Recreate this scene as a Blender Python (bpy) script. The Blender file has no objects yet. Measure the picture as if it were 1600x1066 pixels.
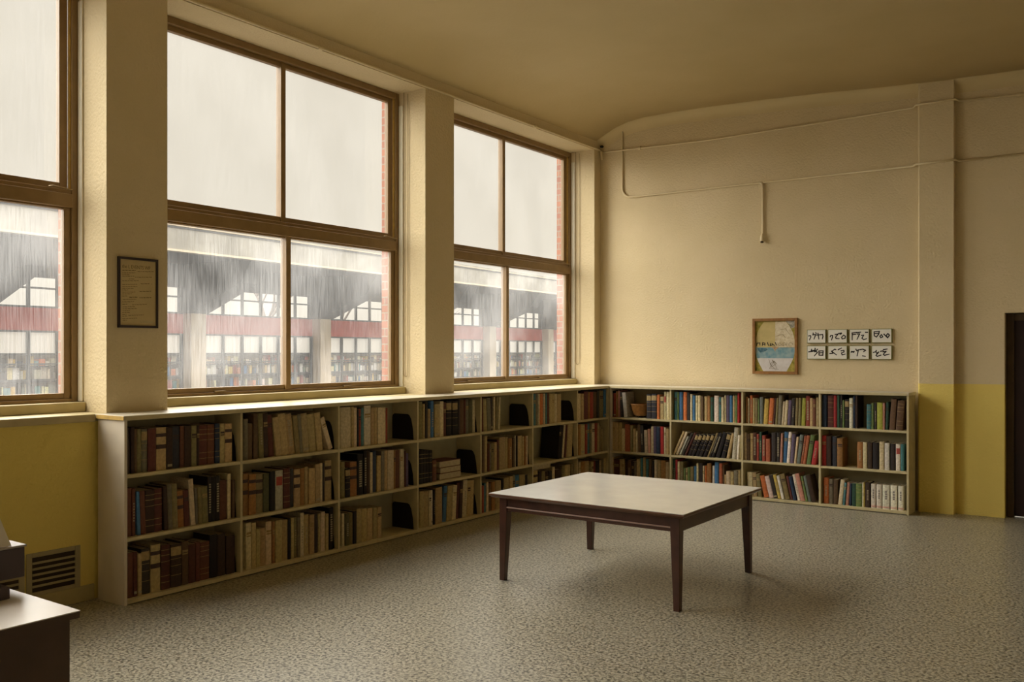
import bpy, math, random
from mathutils import Vector, Matrix
random.seed(11)
scene = bpy.context.scene
COL = scene.collection
PI = math.pi

# ---------------------------------------------------------------- camera
cam_d = bpy.data.cameras.new('camera'); cam = bpy.data.objects.new('camera', cam_d); COL.objects.link(cam)
cam_d.sensor_width = 36.0; cam_d.lens = 31.79; cam_d.shift_y = 0.01037
cam_d.clip_start = 0.05; cam_d.clip_end = 400
cam.location = (5.262, -9.443, 1.6); cam.rotation_euler = (PI/2, 0, 0.6150)
scene.camera = cam
# ---------------------------------------------------------------- exposure and view
vs = scene.view_settings
scene.display_settings.display_device = 'sRGB'
vs.view_transform = 'Standard'; vs.look = 'None'; vs.gamma = 1; vs.use_curve_mapping = False
vs.exposure = 0.04
scene.cycles.use_denoising = True; scene.cycles.denoising_prefilter = 'ACCURATE'; scene.cycles.adaptive_threshold = .005; scene.cycles.sample_clamp_indirect = 3.0; scene.cycles.blur_glossy = 1.0
# ---------------------------------------------------------------- overcast sky
SKY_HORIZON = 0.745; SKY_ZENITH = 6.2
wd = bpy.data.worlds.new('sky'); scene.world = wd; wd.use_nodes = True
nt = wd.node_tree; nt.nodes.clear()
wo = nt.nodes.new('ShaderNodeOutputWorld'); bg = nt.nodes.new('ShaderNodeBackground')
tc = nt.nodes.new('ShaderNodeTexCoord'); sp = nt.nodes.new('ShaderNodeSeparateXYZ')
mr = nt.nodes.new('ShaderNodeMapRange'); mr.interpolation_type = 'SMOOTHSTEP'
mr.inputs[1].default_value = 0.33; mr.inputs[2].default_value = 0.75
mr.inputs[3].default_value = SKY_HORIZON; mr.inputs[4].default_value = SKY_ZENITH
cr = nt.nodes.new('ShaderNodeValToRGB'); cr.color_ramp.elements[0].position = .30; cr.color_ramp.elements[0].color = (1.0, 0.92, 0.76, 1)
cr.color_ramp.elements[1].position = .60; cr.color_ramp.elements[1].color = (1.0, 0.97, 0.90, 1)
nt.links.new(sp.outputs[2], cr.inputs[0]); nt.links.new(cr.outputs[0], bg.inputs[0])
nt.links.new(tc.outputs['Generated'], sp.inputs[0]); nt.links.new(sp.outputs[2], mr.inputs[0])
nt.links.new(mr.outputs[0], bg.inputs[1]); nt.links.new(bg.outputs[0], wo.inputs[0])
# ---------------------------------------------------------------- veiled sun: broad soft daylight from the window side
sd = bpy.data.lights.new('sun', 'SUN'); sd.energy = 12.3; sd.angle = math.radians(95); sd.color = (1.0, 0.955, 0.87)
sun = bpy.data.objects.new('sun', sd); COL.objects.link(sun)
sun.rotation_euler = Vector((0.92, 0.13, -0.21)).to_track_quat('-Z', 'Y').to_euler()
sun.location = (-6, -8, 9)

# ---------------------------------------------------------------- mesh helpers
class MB:
    def __init__(s): s.v = []; s.f = []; s.sm = []; s.c = []
    def add(s, vs_, fs, smooth=False, col=None):
        n = len(s.v); s.v += [tuple(p) for p in vs_]
        for f in fs: s.f.append(tuple(i + n for i in f)); s.sm.append(smooth); s.c.append(col)
        return s
    def box(s, x0, x1, y0, y1, z0, z1, col=None):
        v = [(x, y, z) for z in (z0, z1) for y in (y0, y1) for x in (x0, x1)]
        return s.add(v, [(0, 2, 3, 1), (4, 5, 7, 6), (0, 1, 5, 4), (2, 6, 7, 3), (0, 4, 6, 2), (1, 3, 7, 5)], col=col)
    def prism(s, pts, a, b, axis='z', smooth=False, col=None):
        # pts: outline in the other two axes; extruded from a to b along axis
        def P(p, t):
            return {'z': (p[0], p[1], t), 'y': (p[0], t, p[1]), 'x': (t, p[0], p[1])}[axis]
        n = len(pts); v = [P(p, a) for p in pts] + [P(p, b) for p in pts]
        f = [tuple(range(n))[::-1], tuple(range(n, 2 * n))]
        s.add(v, f, False, col)
        k = len(s.v) - 2 * n
        for i in range(n):
            j = (i + 1) % n
            s.f.append((k + i, k + j, k + n + j, k + n + i)); s.sm.append(smooth); s.c.append(col)
        return s
    def tube(s, path, r, seg=8, caps=True):
        path = [Vector(p) for p in path]; rings = []; up = None
        for i, p in enumerate(path):
            d = (path[min(i + 1, len(path) - 1)] - path[max(i - 1, 0)]).normalized()
            if up is None: up = d.orthogonal().normalized()
            up = (up - d * up.dot(d)).normalized(); w = d.cross(up)
            rr = r[i] if isinstance(r, (list, tuple)) else r
            rings.append([p + (up * math.cos(2 * PI * k / seg) + w * math.sin(2 * PI * k / seg)) * rr for k in range(seg)])
        v = [q for ring in rings for q in ring]; f = []
        for i in range(len(rings) - 1):
            for k in range(seg):
                a = i * seg + k; b = i * seg + (k + 1) % seg
                f.append((a, b, b + seg, a + seg))
        s.add(v, f, True)
        if caps: s.add(rings[0], [tuple(range(seg))[::-1]]); s.add(rings[-1], [tuple(range(seg))])
        return s
    def lathe(s, prof, cx=0, cy=0, seg=28):
        v = []; f = []
        for r, z in prof: v += [(cx + r * math.cos(2 * PI * k / seg), cy + r * math.sin(2 * PI * k / seg), z) for k in range(seg)]
        for i in range(len(prof) - 1):
            for k in range(seg):
                a = i * seg + k; b = i * seg + (k + 1) % seg
                f.append((a, b, b + seg, a + seg))
        return s.add(v, f, True)
    def build(s, name, m=None, parent=None, bevel=0, fix=True):
        me = bpy.data.meshes.new(name); me.from_pydata(s.v, [], s.f); me.update()
        me.polygons.foreach_set('use_smooth', s.sm)
        if any(c is not None for c in s.c):
            ca = me.color_attributes.new('tint', 'FLOAT_COLOR', 'CORNER')
            k = 0
            for p, c in zip(me.polygons, s.c):
                c = c or (.5, .5, .5)
                for _ in p.loop_indices: ca.data[k].color = (c[0], c[1], c[2], 1); k += 1
        if fix:
            import bmesh
            bm = bmesh.new(); bm.from_mesh(me); bmesh.ops.recalc_face_normals(bm, faces=bm.faces); bm.to_mesh(me); bm.free()
        o = bpy.data.objects.new(name, me); COL.objects.link(o)
        if m: me.materials.append(m)
        if parent: o.parent = parent
        if bevel:
            b = o.modifiers.new('bevel', 'BEVEL'); b.width = bevel; b.segments = 2; b.limit_method = 'ANGLE'
        return o
def tag(o, label=None, cat=None, group=None, kind=None):
    if label: o['label'] = label
    if cat: o['category'] = cat
    if group: o['group'] = group
    if kind: o['kind'] = kind
    return o
def empty(name, loc=(0, 0, 0), rot=(0, 0, 0)):
    o = bpy.data.objects.new(name, None); COL.objects.link(o); o.location = loc; o.rotation_euler = rot
    o.empty_display_size = .05
    return o
def structure(o): o['kind'] = 'structure'; return o

# ---------------------------------------------------------------- materials
def mat(name, col, rough=.6, spec=.4, noise=0, nscale=8, bump=0, bscale=60, col2=None, metal=0):
    m = bpy.data.materials.new(name); m.use_nodes = True; t = m.node_tree; b = t.nodes['Principled BSDF']
    b.inputs['Base Color'].default_value = (*col, 1); b.inputs['Roughness'].default_value = rough
    b.inputs['Specular IOR Level'].default_value = spec; b.inputs['Metallic'].default_value = metal
    tcn = t.nodes.new('ShaderNodeTexCoord')
    if noise or col2:
        n = t.nodes.new('ShaderNodeTexNoise'); n.inputs['Scale'].default_value = nscale; n.inputs['Detail'].default_value = 5
        t.links.new(tcn.outputs['Object'], n.inputs['Vector'])
        mx = t.nodes.new('ShaderNodeMix'); mx.data_type = 'RGBA'
        c2 = col2 or tuple(c * (1 - noise) for c in col)
        mx.inputs[6].default_value = (*c2, 1); mx.inputs[7].default_value = (*col, 1)
        r = t.nodes.new('ShaderNodeMapRange'); r.inputs[1].default_value = .35; r.inputs[2].default_value = .65
        t.links.new(n.outputs[0], r.inputs[0]); t.links.new(r.outputs[0], mx.inputs[0]); t.links.new(mx.outputs[2], b.inputs['Base Color'])
    if bump:
        n = t.nodes.new('ShaderNodeTexNoise'); n.inputs['Scale'].default_value = bscale; n.inputs['Detail'].default_value = 3
        t.links.new(tcn.outputs['Object'], n.inputs['Vector'])
        bp = t.nodes.new('ShaderNodeBump'); bp.inputs['Strength'].default_value = bump; bp.inputs['Distance'].default_value = .01
        t.links.new(n.outputs[0], bp.inputs['Height']); t.links.new(bp.outputs[0], b.inputs['Normal'])
    return m
CREAM = (.70, .575, .355); CREAM2 = (.67, .55, .33); YEL = (.80, .63, .17)
def wall_mat(name, split=None, right_of=None):
    m = mat(name, CREAM, .75, .25, bump=.7, bscale=50, col2=CREAM2, nscale=2.5)
    if split is not None:
        t = m.node_tree; b = t.nodes['Principled BSDF']; src = b.inputs['Base Color'].links[0].from_socket
        g = t.nodes.new('ShaderNodeNewGeometry'); s = t.nodes.new('ShaderNodeSeparateXYZ'); t.links.new(g.outputs['Position'], s.inputs[0])
        nz = t.nodes.new('ShaderNodeTexNoise'); nz.inputs['Scale'].default_value = 9
        ad = t.nodes.new('ShaderNodeMath'); ad.operation = 'MULTIPLY_ADD'; ad.inputs[1].default_value = .012
        t.links.new(nz.outputs[0], ad.inputs[0]); t.links.new(s.outputs[2], ad.inputs[2])
        lt = t.nodes.new('ShaderNodeMath'); lt.operation = 'LESS_THAN'; lt.inputs[1].default_value = split + .006
        t.links.new(ad.outputs[0], lt.inputs[0])
        if right_of is not None:
            gx = t.nodes.new('ShaderNodeMath'); gx.operation = 'GREATER_THAN'; gx.inputs[1].default_value = right_of; t.links.new(s.outputs[0], gx.inputs[0])
            mm = t.nodes.new('ShaderNodeMath'); mm.operation = 'MULTIPLY'; t.links.new(lt.outputs[0], mm.inputs[0]); t.links.new(gx.outputs[0], mm.inputs[1]); lt = mm
        mx = t.nodes.new('ShaderNodeMix'); mx.data_type = 'RGBA'; mx.inputs[7].default_value = (*YEL, 1)
        t.links.new(lt.outputs[0], mx.inputs[0]); t.links.new(src, mx.inputs[6]); t.links.new(mx.outputs[2], b.inputs['Base Color'])
    return m
M = {}
M['wall'] = wall_mat('cream plaster')
M['wall_back'] = wall_mat('cream plaster over yellow dado', 1.282, 3.355)
M['wall_left'] = wall_mat('cream plaster over yellow panel', 1.15)
M['wall_far'] = mat('pale far wall', (.80, .70, .52), .8, .2)
M['ceiling'] = mat('ceiling plaster', (.69, .56, .315), .8, .2, bump=.15, bscale=30, col2=(.65, .525, .285), nscale=1.4)
M['ledge'] = mat('olive cream gloss paint', (.56, .46, .24), .5, .4, noise=.12)
M['strip'] = mat('jamb plaster with painted light', (.78, .72, .56), .6, .3)  # colour lightened in place of light caught on the bevelled reveal
M['skirting'] = mat('skirting paint', (.46, .37, .16), .55, .4, noise=.1)
M['case'] = mat('bookcase paint', (.60, .51, .29), .5, .4, noise=.14, nscale=14)
M['case_top'] = mat('bookcase top laminate', (.66, .60, .46), .32, .5, noise=.08, nscale=6)
M['case_end'] = mat('bookcase end panel', (.68, .60, .47), .45, .4, noise=.06)  # same paint as the case; the lighter tint stands for its lighting
M['lip'] = mat('ochre wood lipping', (.62, .40, .10), .5, .4, noise=.2, nscale=20)
M['case_back'] = mat('bookcase back board', (.42, .37, .22), .7, .3, noise=.12)
M['bookend'] = mat('black enamelled steel', (.012, .009, .010), .45, .35)
M['pipe'] = mat('painted pipe', (.72, .60, .37), .5, .4)
M['dark_hole'] = mat('dark brown of openings', (.05, .035, .02), .8, .2)  # dark colour standing in for shade inside openings; also on the junction cap
M['table_white'] = mat('white laminate', (.66, .64, .58), .20, .5, noise=.07, nscale=5)
M['table_edge'] = mat('worn brown edge', (.13, .055, .025), .35, .5, noise=.3, nscale=12)
M['mahogany'] = mat('red brown varnished wood', (.075, .027, .016), .32, .5, noise=.35, nscale=10)
M['bead_pink'] = mat('pale brown bead', (.34, .22, .17), .3, .5)  # bead moulding set lighter than the apron wood
M['desk_top'] = mat('desk laminate', (.62, .55, .46), .35, .5, noise=.05)
M['desk_body'] = mat('dark brown desk panel', (.085, .05, .03), .55, .4, noise=.2)
M['box_dark'] = mat('plum grey plastic', (.075, .055, .06), .5, .4)
M['box_light'] = mat('pale grey plastic', (.34, .30, .27), .45, .4)
M['card'] = mat('white card', (.72, .67, .58), .7, .2)
M['ink'] = mat('black ink', (.02, .015, .014), .7, .2)
M['vent'] = mat('painted vent', (.40, .33, .17), .5, .4, noise=.15)
M['door'] = mat('dark plum door', (.028, .010, .011), .45, .4, noise=.3)
M['door_frame'] = mat('brown door frame', (.075, .045, .015), .55, .4, noise=.3)
M['poster_frame'] = mat('dark frame', (.030, .018, .022), .4, .5)
M['poster'] = mat('aged paper', (.60, .47, .24), .8, .2, noise=.06, nscale=15)
M['poster_ink'] = mat('faded ink', (.22, .16, .07), .8, .2, noise=.4, nscale=200)
M['oak'] = mat('honey brown wood frame', (.33, .15, .035), .45, .4, noise=.3, nscale=25)
M['tile_side'] = mat('olive green edge', (.20, .20, .045), .55, .4)
M['tile_face'] = mat('white glazed face', (.80, .77, .68), .4, .4, noise=.05)
M['concrete'] = mat('weathered concrete', (.37, .35, .30), .9, .2, noise=.3, nscale=1.5)
M['column'] = mat('concrete with warm light painted in', (.66, .56, .42), .9, .2, noise=.15, nscale=2)  # warm sky light on the column fronts is mixed into this colour
M['concrete_dark'] = mat('soffit shade and stain concrete', (.085, .09, .10), .9, .2, noise=.3, nscale=1.2)  # shade under the roof is put into this tone; drip line reuses it
M['red_band'] = mat('red fascia band', (.62, .10, .07), .7, .3, noise=.15, nscale=3)
M['mullion'] = mat('dark steel mullion', (.05, .055, .055), .6, .3)
M['white_panel'] = mat('frosted pane with added glow', (.86, .84, .78), .6, .3)
M['white_panel'].node_tree.nodes['Principled BSDF'].inputs['Emission Color'].default_value = (1, .94, .82, 1); M['white_panel'].node_tree.nodes['Principled BSDF'].inputs['Emission Strength'].default_value = .24  # glow added to brighten the panels; no lamp stands behind them
M['inner'] = mat('inner wall', (.30, .29, .26), .8, .2)  # lightened in place of the wing's indoor lighting
M['shelf_dark'] = mat('dark shelving', (.04, .04, .045), .7, .3)
M['ground'] = mat('dark paving', (.12, .115, .105), .9, .2, noise=.2, nscale=1)  # ground kept dark to cut light bounced up into the room
M['bark'] = mat('grey bark', (.16, .13, .11), .9, .2)
M['bowl'] = mat('orange brown wood bowl', (.46, .21, .055), .42, .5, noise=.3, nscale=30)
M['brass'] = mat('dull brass', (.30, .21, .10), .4, .5, metal=.6)
def art(name, c, c2, sc=20): return mat(name, c, .7, .2, col2=c2, nscale=sc)
# wood of the window frames: brown varnish with grain along the piece
def wood(name, c1, c2):
    m = mat(name, c1, .42, .45); t = m.node_tree; b = t.nodes['Principled BSDF']
    tcn = t.nodes.new('ShaderNodeTexCoord'); mp = t.nodes.new('ShaderNodeMapping'); mp.inputs['Scale'].default_value = (40, 5, 5)
    n = t.nodes.new('ShaderNodeTexNoise'); n.inputs['Scale'].default_value = 2.2; n.inputs['Detail'].default_value = 6
    mx = t.nodes.new('ShaderNodeMix'); mx.data_type = 'RGBA'; mx.inputs[6].default_value = (*c1, 1); mx.inputs[7].default_value = (*c2, 1)
    t.links.new(tcn.outputs['Object'], mp.inputs[0]); t.links.new(mp.outputs[0], n.inputs['Vector']); t.links.new(n.outputs[0], mx.inputs[0])
    t.links.new(mx.outputs[2], b.inputs['Base Color']); return m
M['frame'] = wood('varnished window wood', (.33, .205, .08), (.20, .12, .042))
# terrazzo-like sheet floor
def floor_mat():
    m = mat('speckled grey linoleum', (.3, .3, .3), .3, .5); t = m.node_tree; b = t.nodes['Principled BSDF']
    tcn = t.nodes.new('ShaderNodeTexCoord')
    wv = t.nodes.new('ShaderNodeTexNoise'); wv.inputs['Scale'].default_value = 60; wv.inputs['Detail'].default_value = 2.5; wv.inputs['Distortion'].default_value = .5
    t.links.new(tcn.outputs['Object'], wv.inputs['Vector'])
    big = t.nodes.new('ShaderNodeTexNoise'); big.inputs['Scale'].default_value = 130; big.inputs['Detail'].default_value = 2
    t.links.new(tcn.outputs['Object'], big.inputs['Vector'])
    cr = t.nodes.new('ShaderNodeValToRGB'); e = cr.color_ramp.elements
    e[0].position = .36; e[0].color = (.08, .072, .05, 1); e[1].position = .60; e[1].color = (.44, .405, .305, 1)
    x = e.new(.47); x.color = (.26, .235, .172, 1)
    t.links.new(wv.outputs[0], cr.inputs[0])
    mx = t.nodes.new('ShaderNodeMix'); mx.data_type = 'RGBA'; mx.blend_type = 'OVERLAY'; mx.inputs[0].default_value = .45
    t.links.new(cr.outputs[0], mx.inputs[6]); t.links.new(big.outputs[0], mx.inputs[7]); t.links.new(mx.outputs[2], b.inputs['Base Color'])
    rr = t.nodes.new('ShaderNodeTexNoise'); rr.inputs['Scale'].default_value = 3; t.links.new(tcn.outputs['Object'], rr.inputs['Vector'])
    mr_ = t.nodes.new('ShaderNodeMapRange'); mr_.inputs[3].default_value = .285; mr_.inputs[4].default_value = .34
    t.links.new(rr.outputs[0], mr_.inputs[0]); t.links.new(mr_.outputs[0], b.inputs['Roughness'])
    return m
M['floor'] = floor_mat()
def glass_mat(name, lo, hi):
    m = bpy.data.materials.new(name); m.use_nodes = True; t = m.node_tree; t.nodes.clear()
    out = t.nodes.new('ShaderNodeOutputMaterial'); tr = t.nodes.new('ShaderNodeBsdfTransparent')
    tl = t.nodes.new('ShaderNodeBsdfTranslucent'); tl.inputs[0].default_value = (.95, .95, .95, 1)
    gl = t.nodes.new('ShaderNodeBsdfGlossy'); gl.inputs['Roughness'].default_value = .03
    tcn = t.nodes.new('ShaderNodeTexCoord'); mp = t.nodes.new('ShaderNodeMapping'); mp.inputs['Scale'].default_value = (1, 60, 1.6)
    n = t.nodes.new('ShaderNodeTexNoise'); n.inputs['Scale'].default_value = 2.4; n.inputs['Detail'].default_value = 6; n.inputs['Roughness'].default_value = .7
    n2 = t.nodes.new('ShaderNodeTexNoise'); n2.inputs['Scale'].default_value = 1.3
    mu = t.nodes.new('ShaderNodeMath'); mu.operation = 'MULTIPLY'
    r = t.nodes.new('ShaderNodeMapRange'); r.inputs[1].default_value = .16; r.inputs[2].default_value = .36; r.inputs[3].default_value = lo; r.inputs[4].default_value = hi
    t.links.new(tcn.outputs['Object'], mp.inputs[0]); t.links.new(mp.outputs[0], n.inputs['Vector']); t.links.new(tcn.outputs['Object'], n2.inputs['Vector'])
    t.links.new(n.outputs[0], mu.inputs[0]); t.links.new(n2.outputs[0], mu.inputs[1]); t.links.new(mu.outputs[0], r.inputs[0])
    a = t.nodes.new('ShaderNodeMixShader'); t.links.new(r.outputs[0], a.inputs[0]); t.links.new(tr.outputs[0], a.inputs[1]); t.links.new(tl.outputs[0], a.inputs[2])
    b = t.nodes.new('ShaderNodeMixShader'); b.inputs[0].default_value = .03
    t.links.new(a.outputs[0], b.inputs[1]); t.links.new(gl.outputs[0], b.inputs[2]); t.links.new(b.outputs[0], out.inputs[0])
    return m
M['glass_upper'] = glass_mat('clear dusty glass', .01, .03)
M['glass_lower'] = glass_mat('rain streaked glass', .022, .105)
def brick_mat():
    m = mat('red brick', (.4, .15, .1), .85, .2); t = m.node_tree; b = t.nodes['Principled BSDF']
    g = t.nodes.new('ShaderNodeTexCoord'); s = t.nodes.new('ShaderNodeSeparateXYZ'); c = t.nodes.new('ShaderNodeCombineXYZ')
    ad = t.nodes.new('ShaderNodeMath'); ad.operation = 'ADD'
    t.links.new(g.outputs['Object'], s.inputs[0]); t.links.new(s.outputs[0], ad.inputs[0]); t.links.new(s.outputs[1], ad.inputs[1])
    t.links.new(ad.outputs[0], c.inputs[0]); t.links.new(s.outputs[2], c.inputs[1])
    br = t.nodes.new('ShaderNodeTexBrick'); br.inputs['Scale'].default_value = 1; br.inputs['Brick Width'].default_value = .115; br.inputs['Row Height'].default_value = .076
    br.inputs['Mortar Size'].default_value = .006; br.inputs['Color1'].default_value = (.40, .15, .075, 1); br.inputs['Color2'].default_value = (.30, .12, .075, 1)
    br.inputs['Mortar'].default_value = (.33, .28, .21, 1)
    t.links.new(c.outputs[0], br.inputs['Vector']); t.links.new(br.outputs[0], b.inputs['Base Color']); return m
M['brick'] = brick_mat()
def tint_mat(name, attr, rough):
    m = mat(name, (.5, .5, .5), rough, .3); t = m.node_tree; b = t.nodes['Principled BSDF']
    if attr: src = t.nodes.new('ShaderNodeAttribute'); src.attribute_name = 'tint'; so = src.outputs['Color']
    else: src = t.nodes.new('ShaderNodeObjectInfo'); so = src.outputs['Color']
    g = t.nodes.new('ShaderNodeTexCoord'); n = t.nodes.new('ShaderNodeTexNoise'); n.inputs['Scale'].default_value = 45; n.inputs['Detail'].default_value = 4
    t.links.new(g.outputs['Object'], n.inputs['Vector'])
    r = t.nodes.new('ShaderNodeMapRange'); r.inputs[1].default_value = .3; r.inputs[2].default_value = .7; r.inputs[3].default_value = .72; r.inputs[4].default_value = 1.12
    t.links.new(n.outputs[0], r.inputs[0])
    v = t.nodes.new('ShaderNodeVectorMath'); v.operation = 'SCALE'; t.links.new(so, v.inputs[0]); t.links.new(r.outputs[0], v.inputs['Scale'])
    t.links.new(v.outputs[0], b.inputs['Base Color']); return m
M['cloth'] = tint_mat('book cloth', False, .6)
M['cloth_mass'] = tint_mat('book cloth of the small books', True, .6)
M['pages'] = mat('yellowed pages', (.56, .47, .30), .9, .1, noise=.15, nscale=60)

# ---------------------------------------------------------------- room shell
OPEN = [(-2.515, .230), (-5.685, -2.945), (-8.865, -6.135), (-12.045, -9.315), (-15.2, -12.495)]
XP = -.33; XW = -.66; YB = .38; ZH = 4.085; ZL = 1.196
structure(MB().box(-.85, 9.6, -16.2, 1.2, -.12, 0).build('floor', M['floor']))
prof = [(-.85, 4.20), (-.33, 4.20), (-.22, 4.255), (-.08, 4.32), (.10, 4.37), (.32, 4.395), (.7, 4.40), (1.2, 4.39), (1.8, 4.37), (2.4, 4.34), (3.0, 4.30), (3.6, 4.27), (4.4, 4.25), (5.2, 4.24), (9.6, 4.24), (9.6, 4.7), (-.85, 4.7)]
cm = MB().prism(prof, -16.2, 1.2, 'y', smooth=True)
cv = []; R_ = .12
for x, z in prof[1:-2]:
    cv += [(x, YB - R_ + R_ * math.sin(PI / 2 * j / 6), z + .002 - R_ + R_ * math.cos(PI / 2 * j / 6)) for j in range(7)]
cm.add(cv, [(i * 7 + j, i * 7 + j + 1, i * 7 + j + 8, i * 7 + j + 7) for i in range(len(prof) - 4) for j in range(6)], True)
structure(cm.build('ceiling', M['ceiling'], fix=False))
wl = MB().box(-.74, XP, -16.2, 1.0, 0, ZL - .048)
ys = [(.230, 1.0)] + [(OPEN[i + 1][1], OPEN[i][0]) for i in range(4)] + [(-16.2, OPEN[4][0])]
for a, b in ys: wl.box(-.74, XP, a, b, ZL - .048, 4.21)
for a, b in OPEN: wl.box(-.74, XP, a, b, ZH, 4.21)
structure(wl.build('wall_left', M['wall_left']))
# back wall: recess, pilaster, door opening
wb = MB().box(XP, 3.36, YB, YB + .5, 0, 4.6).prism([(3.36, YB + .5), (3.36, YB - .078), (3.372, YB - .09), (3.685, YB - .09), (3.685, YB + .5)], 0, 4.6, 'z').box(3.685, 4.115, YB, YB + .5, 0, 4.6)
wb.box(4.115, 5.12, YB, YB + .5, 1.972, 4.6).box(5.12, 9.6, YB, YB + .5, 0, 4.6)
structure(wb.build('wall_back', M['wall_back']))
structure(MB().box(9.4, 9.6, -16.2, YB, 0, 4.3).build('wall_right', M['wall_far']))
structure(MB().box(-.74, 9.6, -16.2, -16.0, 0, 4.3).build('wall_front', M['wall_far']))
# ledge capping the low wall, sills, skirting
structure(MB().box(-.74, XP + .022, -16.0, -6.222, ZL - .048, ZL).box(-.74, XP, -6.222, .9, ZL - .048, ZL).build('trim_1', M['ledge'], bevel=.004))
n = 2
for a, b in OPEN:
    structure(MB().box(-.74, XW + .085, a + .001, b - .001, ZL, 1.262).build('trim_%d' % n, M['ledge'], bevel=.006)); n += 1
structure(MB().box(XP, XP + .014, -16.0, -6.225, 0, .10).build('baseboard_left', M['skirting'], bevel=.003))
# seam grooves in the yellow panelling of the low wall
# door
d = structure(empty('door_1', (4.115, YB + .12, 0)))
MB().box(0, .07, -.02, .05, 0, 1.972).box(.935, 1.005, -.02, .05, 0, 1.972).box(.07, .935, -.02, .05, 1.90, 1.972).build('door_frame', M['door_frame'], d, bevel=.004)
MB().box(.07, .935, .01, .045, .008, 1.90).build('door_leaf', M['door'], d)
MB().tube([(.86, .01, .95), (.86, -.045, .95)], .011).tube([(.865, -.045, .95), (.76, -.045, .95)], .009).build('door_handle', M['brass'], d)
# windows
def window(k, a, b):
    w = structure(empty('window_%d' % k, (XW, a, 1.262))); L = b - a; H = ZH - 1.262; c = L / 2 + .0
    f = MB().box(-.10, 0, 0, .048, 0, H).box(-.10, 0, L - .048, L, 0, H).box(-.10, 0, .048, L - .048, H - .055, H).box(-.10, 0, .048, L - .048, 0, .022)
    f.build('window_frame', M['frame'], w, bevel=.004)
    # inner guide beads on the upper jambs
    g = MB()
    for y0, y1 in ((.048, .060), (L - .060, L - .048)): g.box(-.035, -.018, y0, y1, 1.40, H - .055)
    g.build('guide_bead', M['lip'], w)
    zt0, zt1 = 1.305, 1.425
    MB().box(-.085, .012, .048, L - .048, zt0, zt1 - .03).box(-.075, -.012, .048, L - .048, zt1 - .03, zt1).build('transom', M['frame'], w, bevel=.004)
    # upper sash
    z0, z1 = zt1, H - .055
    s = MB().box(-.085, -.040, .060, .115, z0, z1).box(-.085, -.040, L - .115, L - .060, z0, z1).box(-.085, -.040, .115, L - .115, z1 - .04, z1).box(-.085, -.040, .115, L - .115, z0, z0 + .045)
    s.build('upper_sash', M['frame'], w, bevel=.003)
    MB().box(-.095, -.030, c - .055, c - .005, z0 - .005, z1 - .0).build('upper_mullion', M['frame'], w, bevel=.003)
    for y0, y1 in ((.115, c - .055), (c - .005, L - .115)): MB().box(-.068, -.064, y0, y1, z0 + .045, z1 - .04).build('upper_pane', M['glass_upper'], w)
    z0, z1 = .022, zt0
    s = MB().box(-.065, -.020, .048, .095, z0, z1).box(-.065, -.020, L - .095, L - .048, z0, z1).box(-.065, -.020, .095, L - .095, z0, z0 + .038).box(-.065, -.020, .095, L - .095, z1 - .012, z1)
    s.build('lower_sash', M['frame'], w, bevel=.003)
    MB().box(-.075, .0, c - .025, c + .025, z0, z1).build('lower_mullion', M['frame'], w, bevel=.003)
    for y0, y1 in ((.095, c - .025), (c + .025, L - .095)): MB().box(-.048, -.044, y0, y1, z0 + .038, z1 - .012).build('lower_pane', M['glass_lower'], w)
    for y in (L - .20,): MB().tube([(-.012, y, zt1 + .004), (.02, y + .01, zt1 + .006), (.022, y + .14, zt1 - .004)], .006, 6).build('latch', M['brass'], w)
    for y in (c * .5, c * 1.5): MB().box(-.018, .008, y - .05, y + .05, .022, .034).build('lift_handle', M['brass'], w, bevel=.002)
    st = MB()
    for y0, y1 in ((0, .012), (L - .012, L)): st.box(.002, .055, y0, y1, .004, H - .12)
    st.build('jamb_strip', M['strip'], w, bevel=.003)
    return w
WIN = [window(i + 1, a, b) for i, (a, b) in enumerate(OPEN)]
# outside brick of the piers
wo_ = MB()
for a, b in ys: wo_.box(-.85, -.745, a - .042, b + .042, -.1, 4.9)
for a, b in OPEN: wo_.box(-.85, -.745, a, b, -.1, 1.20)
structure(wo_.build('wall_outside', M['brick']))
# ---------------------------------------------------------------- cords and chains
def attach(o, w):
    o.parent = w; o.location = -w.location; return o
def beads(name, path, r, step):
    m = MB(); m.tube(path, r * .35, 5)
    for p, q in zip(path, path[1:]):
        p, q = Vector(p), Vector(q); n_ = max(1, int((q - p).length / step))
        for i in range(n_):
            c = p.lerp(q, i / n_)
            m.add([c + Vector(v) * r for v in ((1, 0, 0), (-1, 0, 0), (0, 1, 0), (0, -1, 0), (0, 0, 1), (0, 0, -1))],
                  [(0, 2, 4), (2, 1, 4), (1, 3, 4), (3, 0, 4), (2, 0, 5), (1, 2, 5), (3, 1, 5), (0, 3, 5)], True)
    return attach(m.build(name, M['brass']), WIN[1])
beads('blind_chain', [(-.46, -5.655, 4.085), (-.46, -5.66, 1.60), (-.465, -5.665, 1.275), (-.47, -5.668, 1.27)], .005, .02)
def cord(y, z0, w):
    pts = [(-.590, y - .012, ZH), (-.590, y - .012, z0 + .05)]
    pts += [(-.565 - .025 * math.cos(t), y - .012, z0 + .05 - .03 * math.sin(t)) for t in [PI * k / 8 for k in range(1, 8)]]
    pts += [(-.540, y - .012, z0 + .05), (-.540, y - .012, ZH - .02)]
    attach(MB().tube(pts, .0028, 6).build('blind_cord', M['brass']), w)
cord(-2.945, 1.34, WIN[1])
cord(.230, 1.42, WIN[0])
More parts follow.
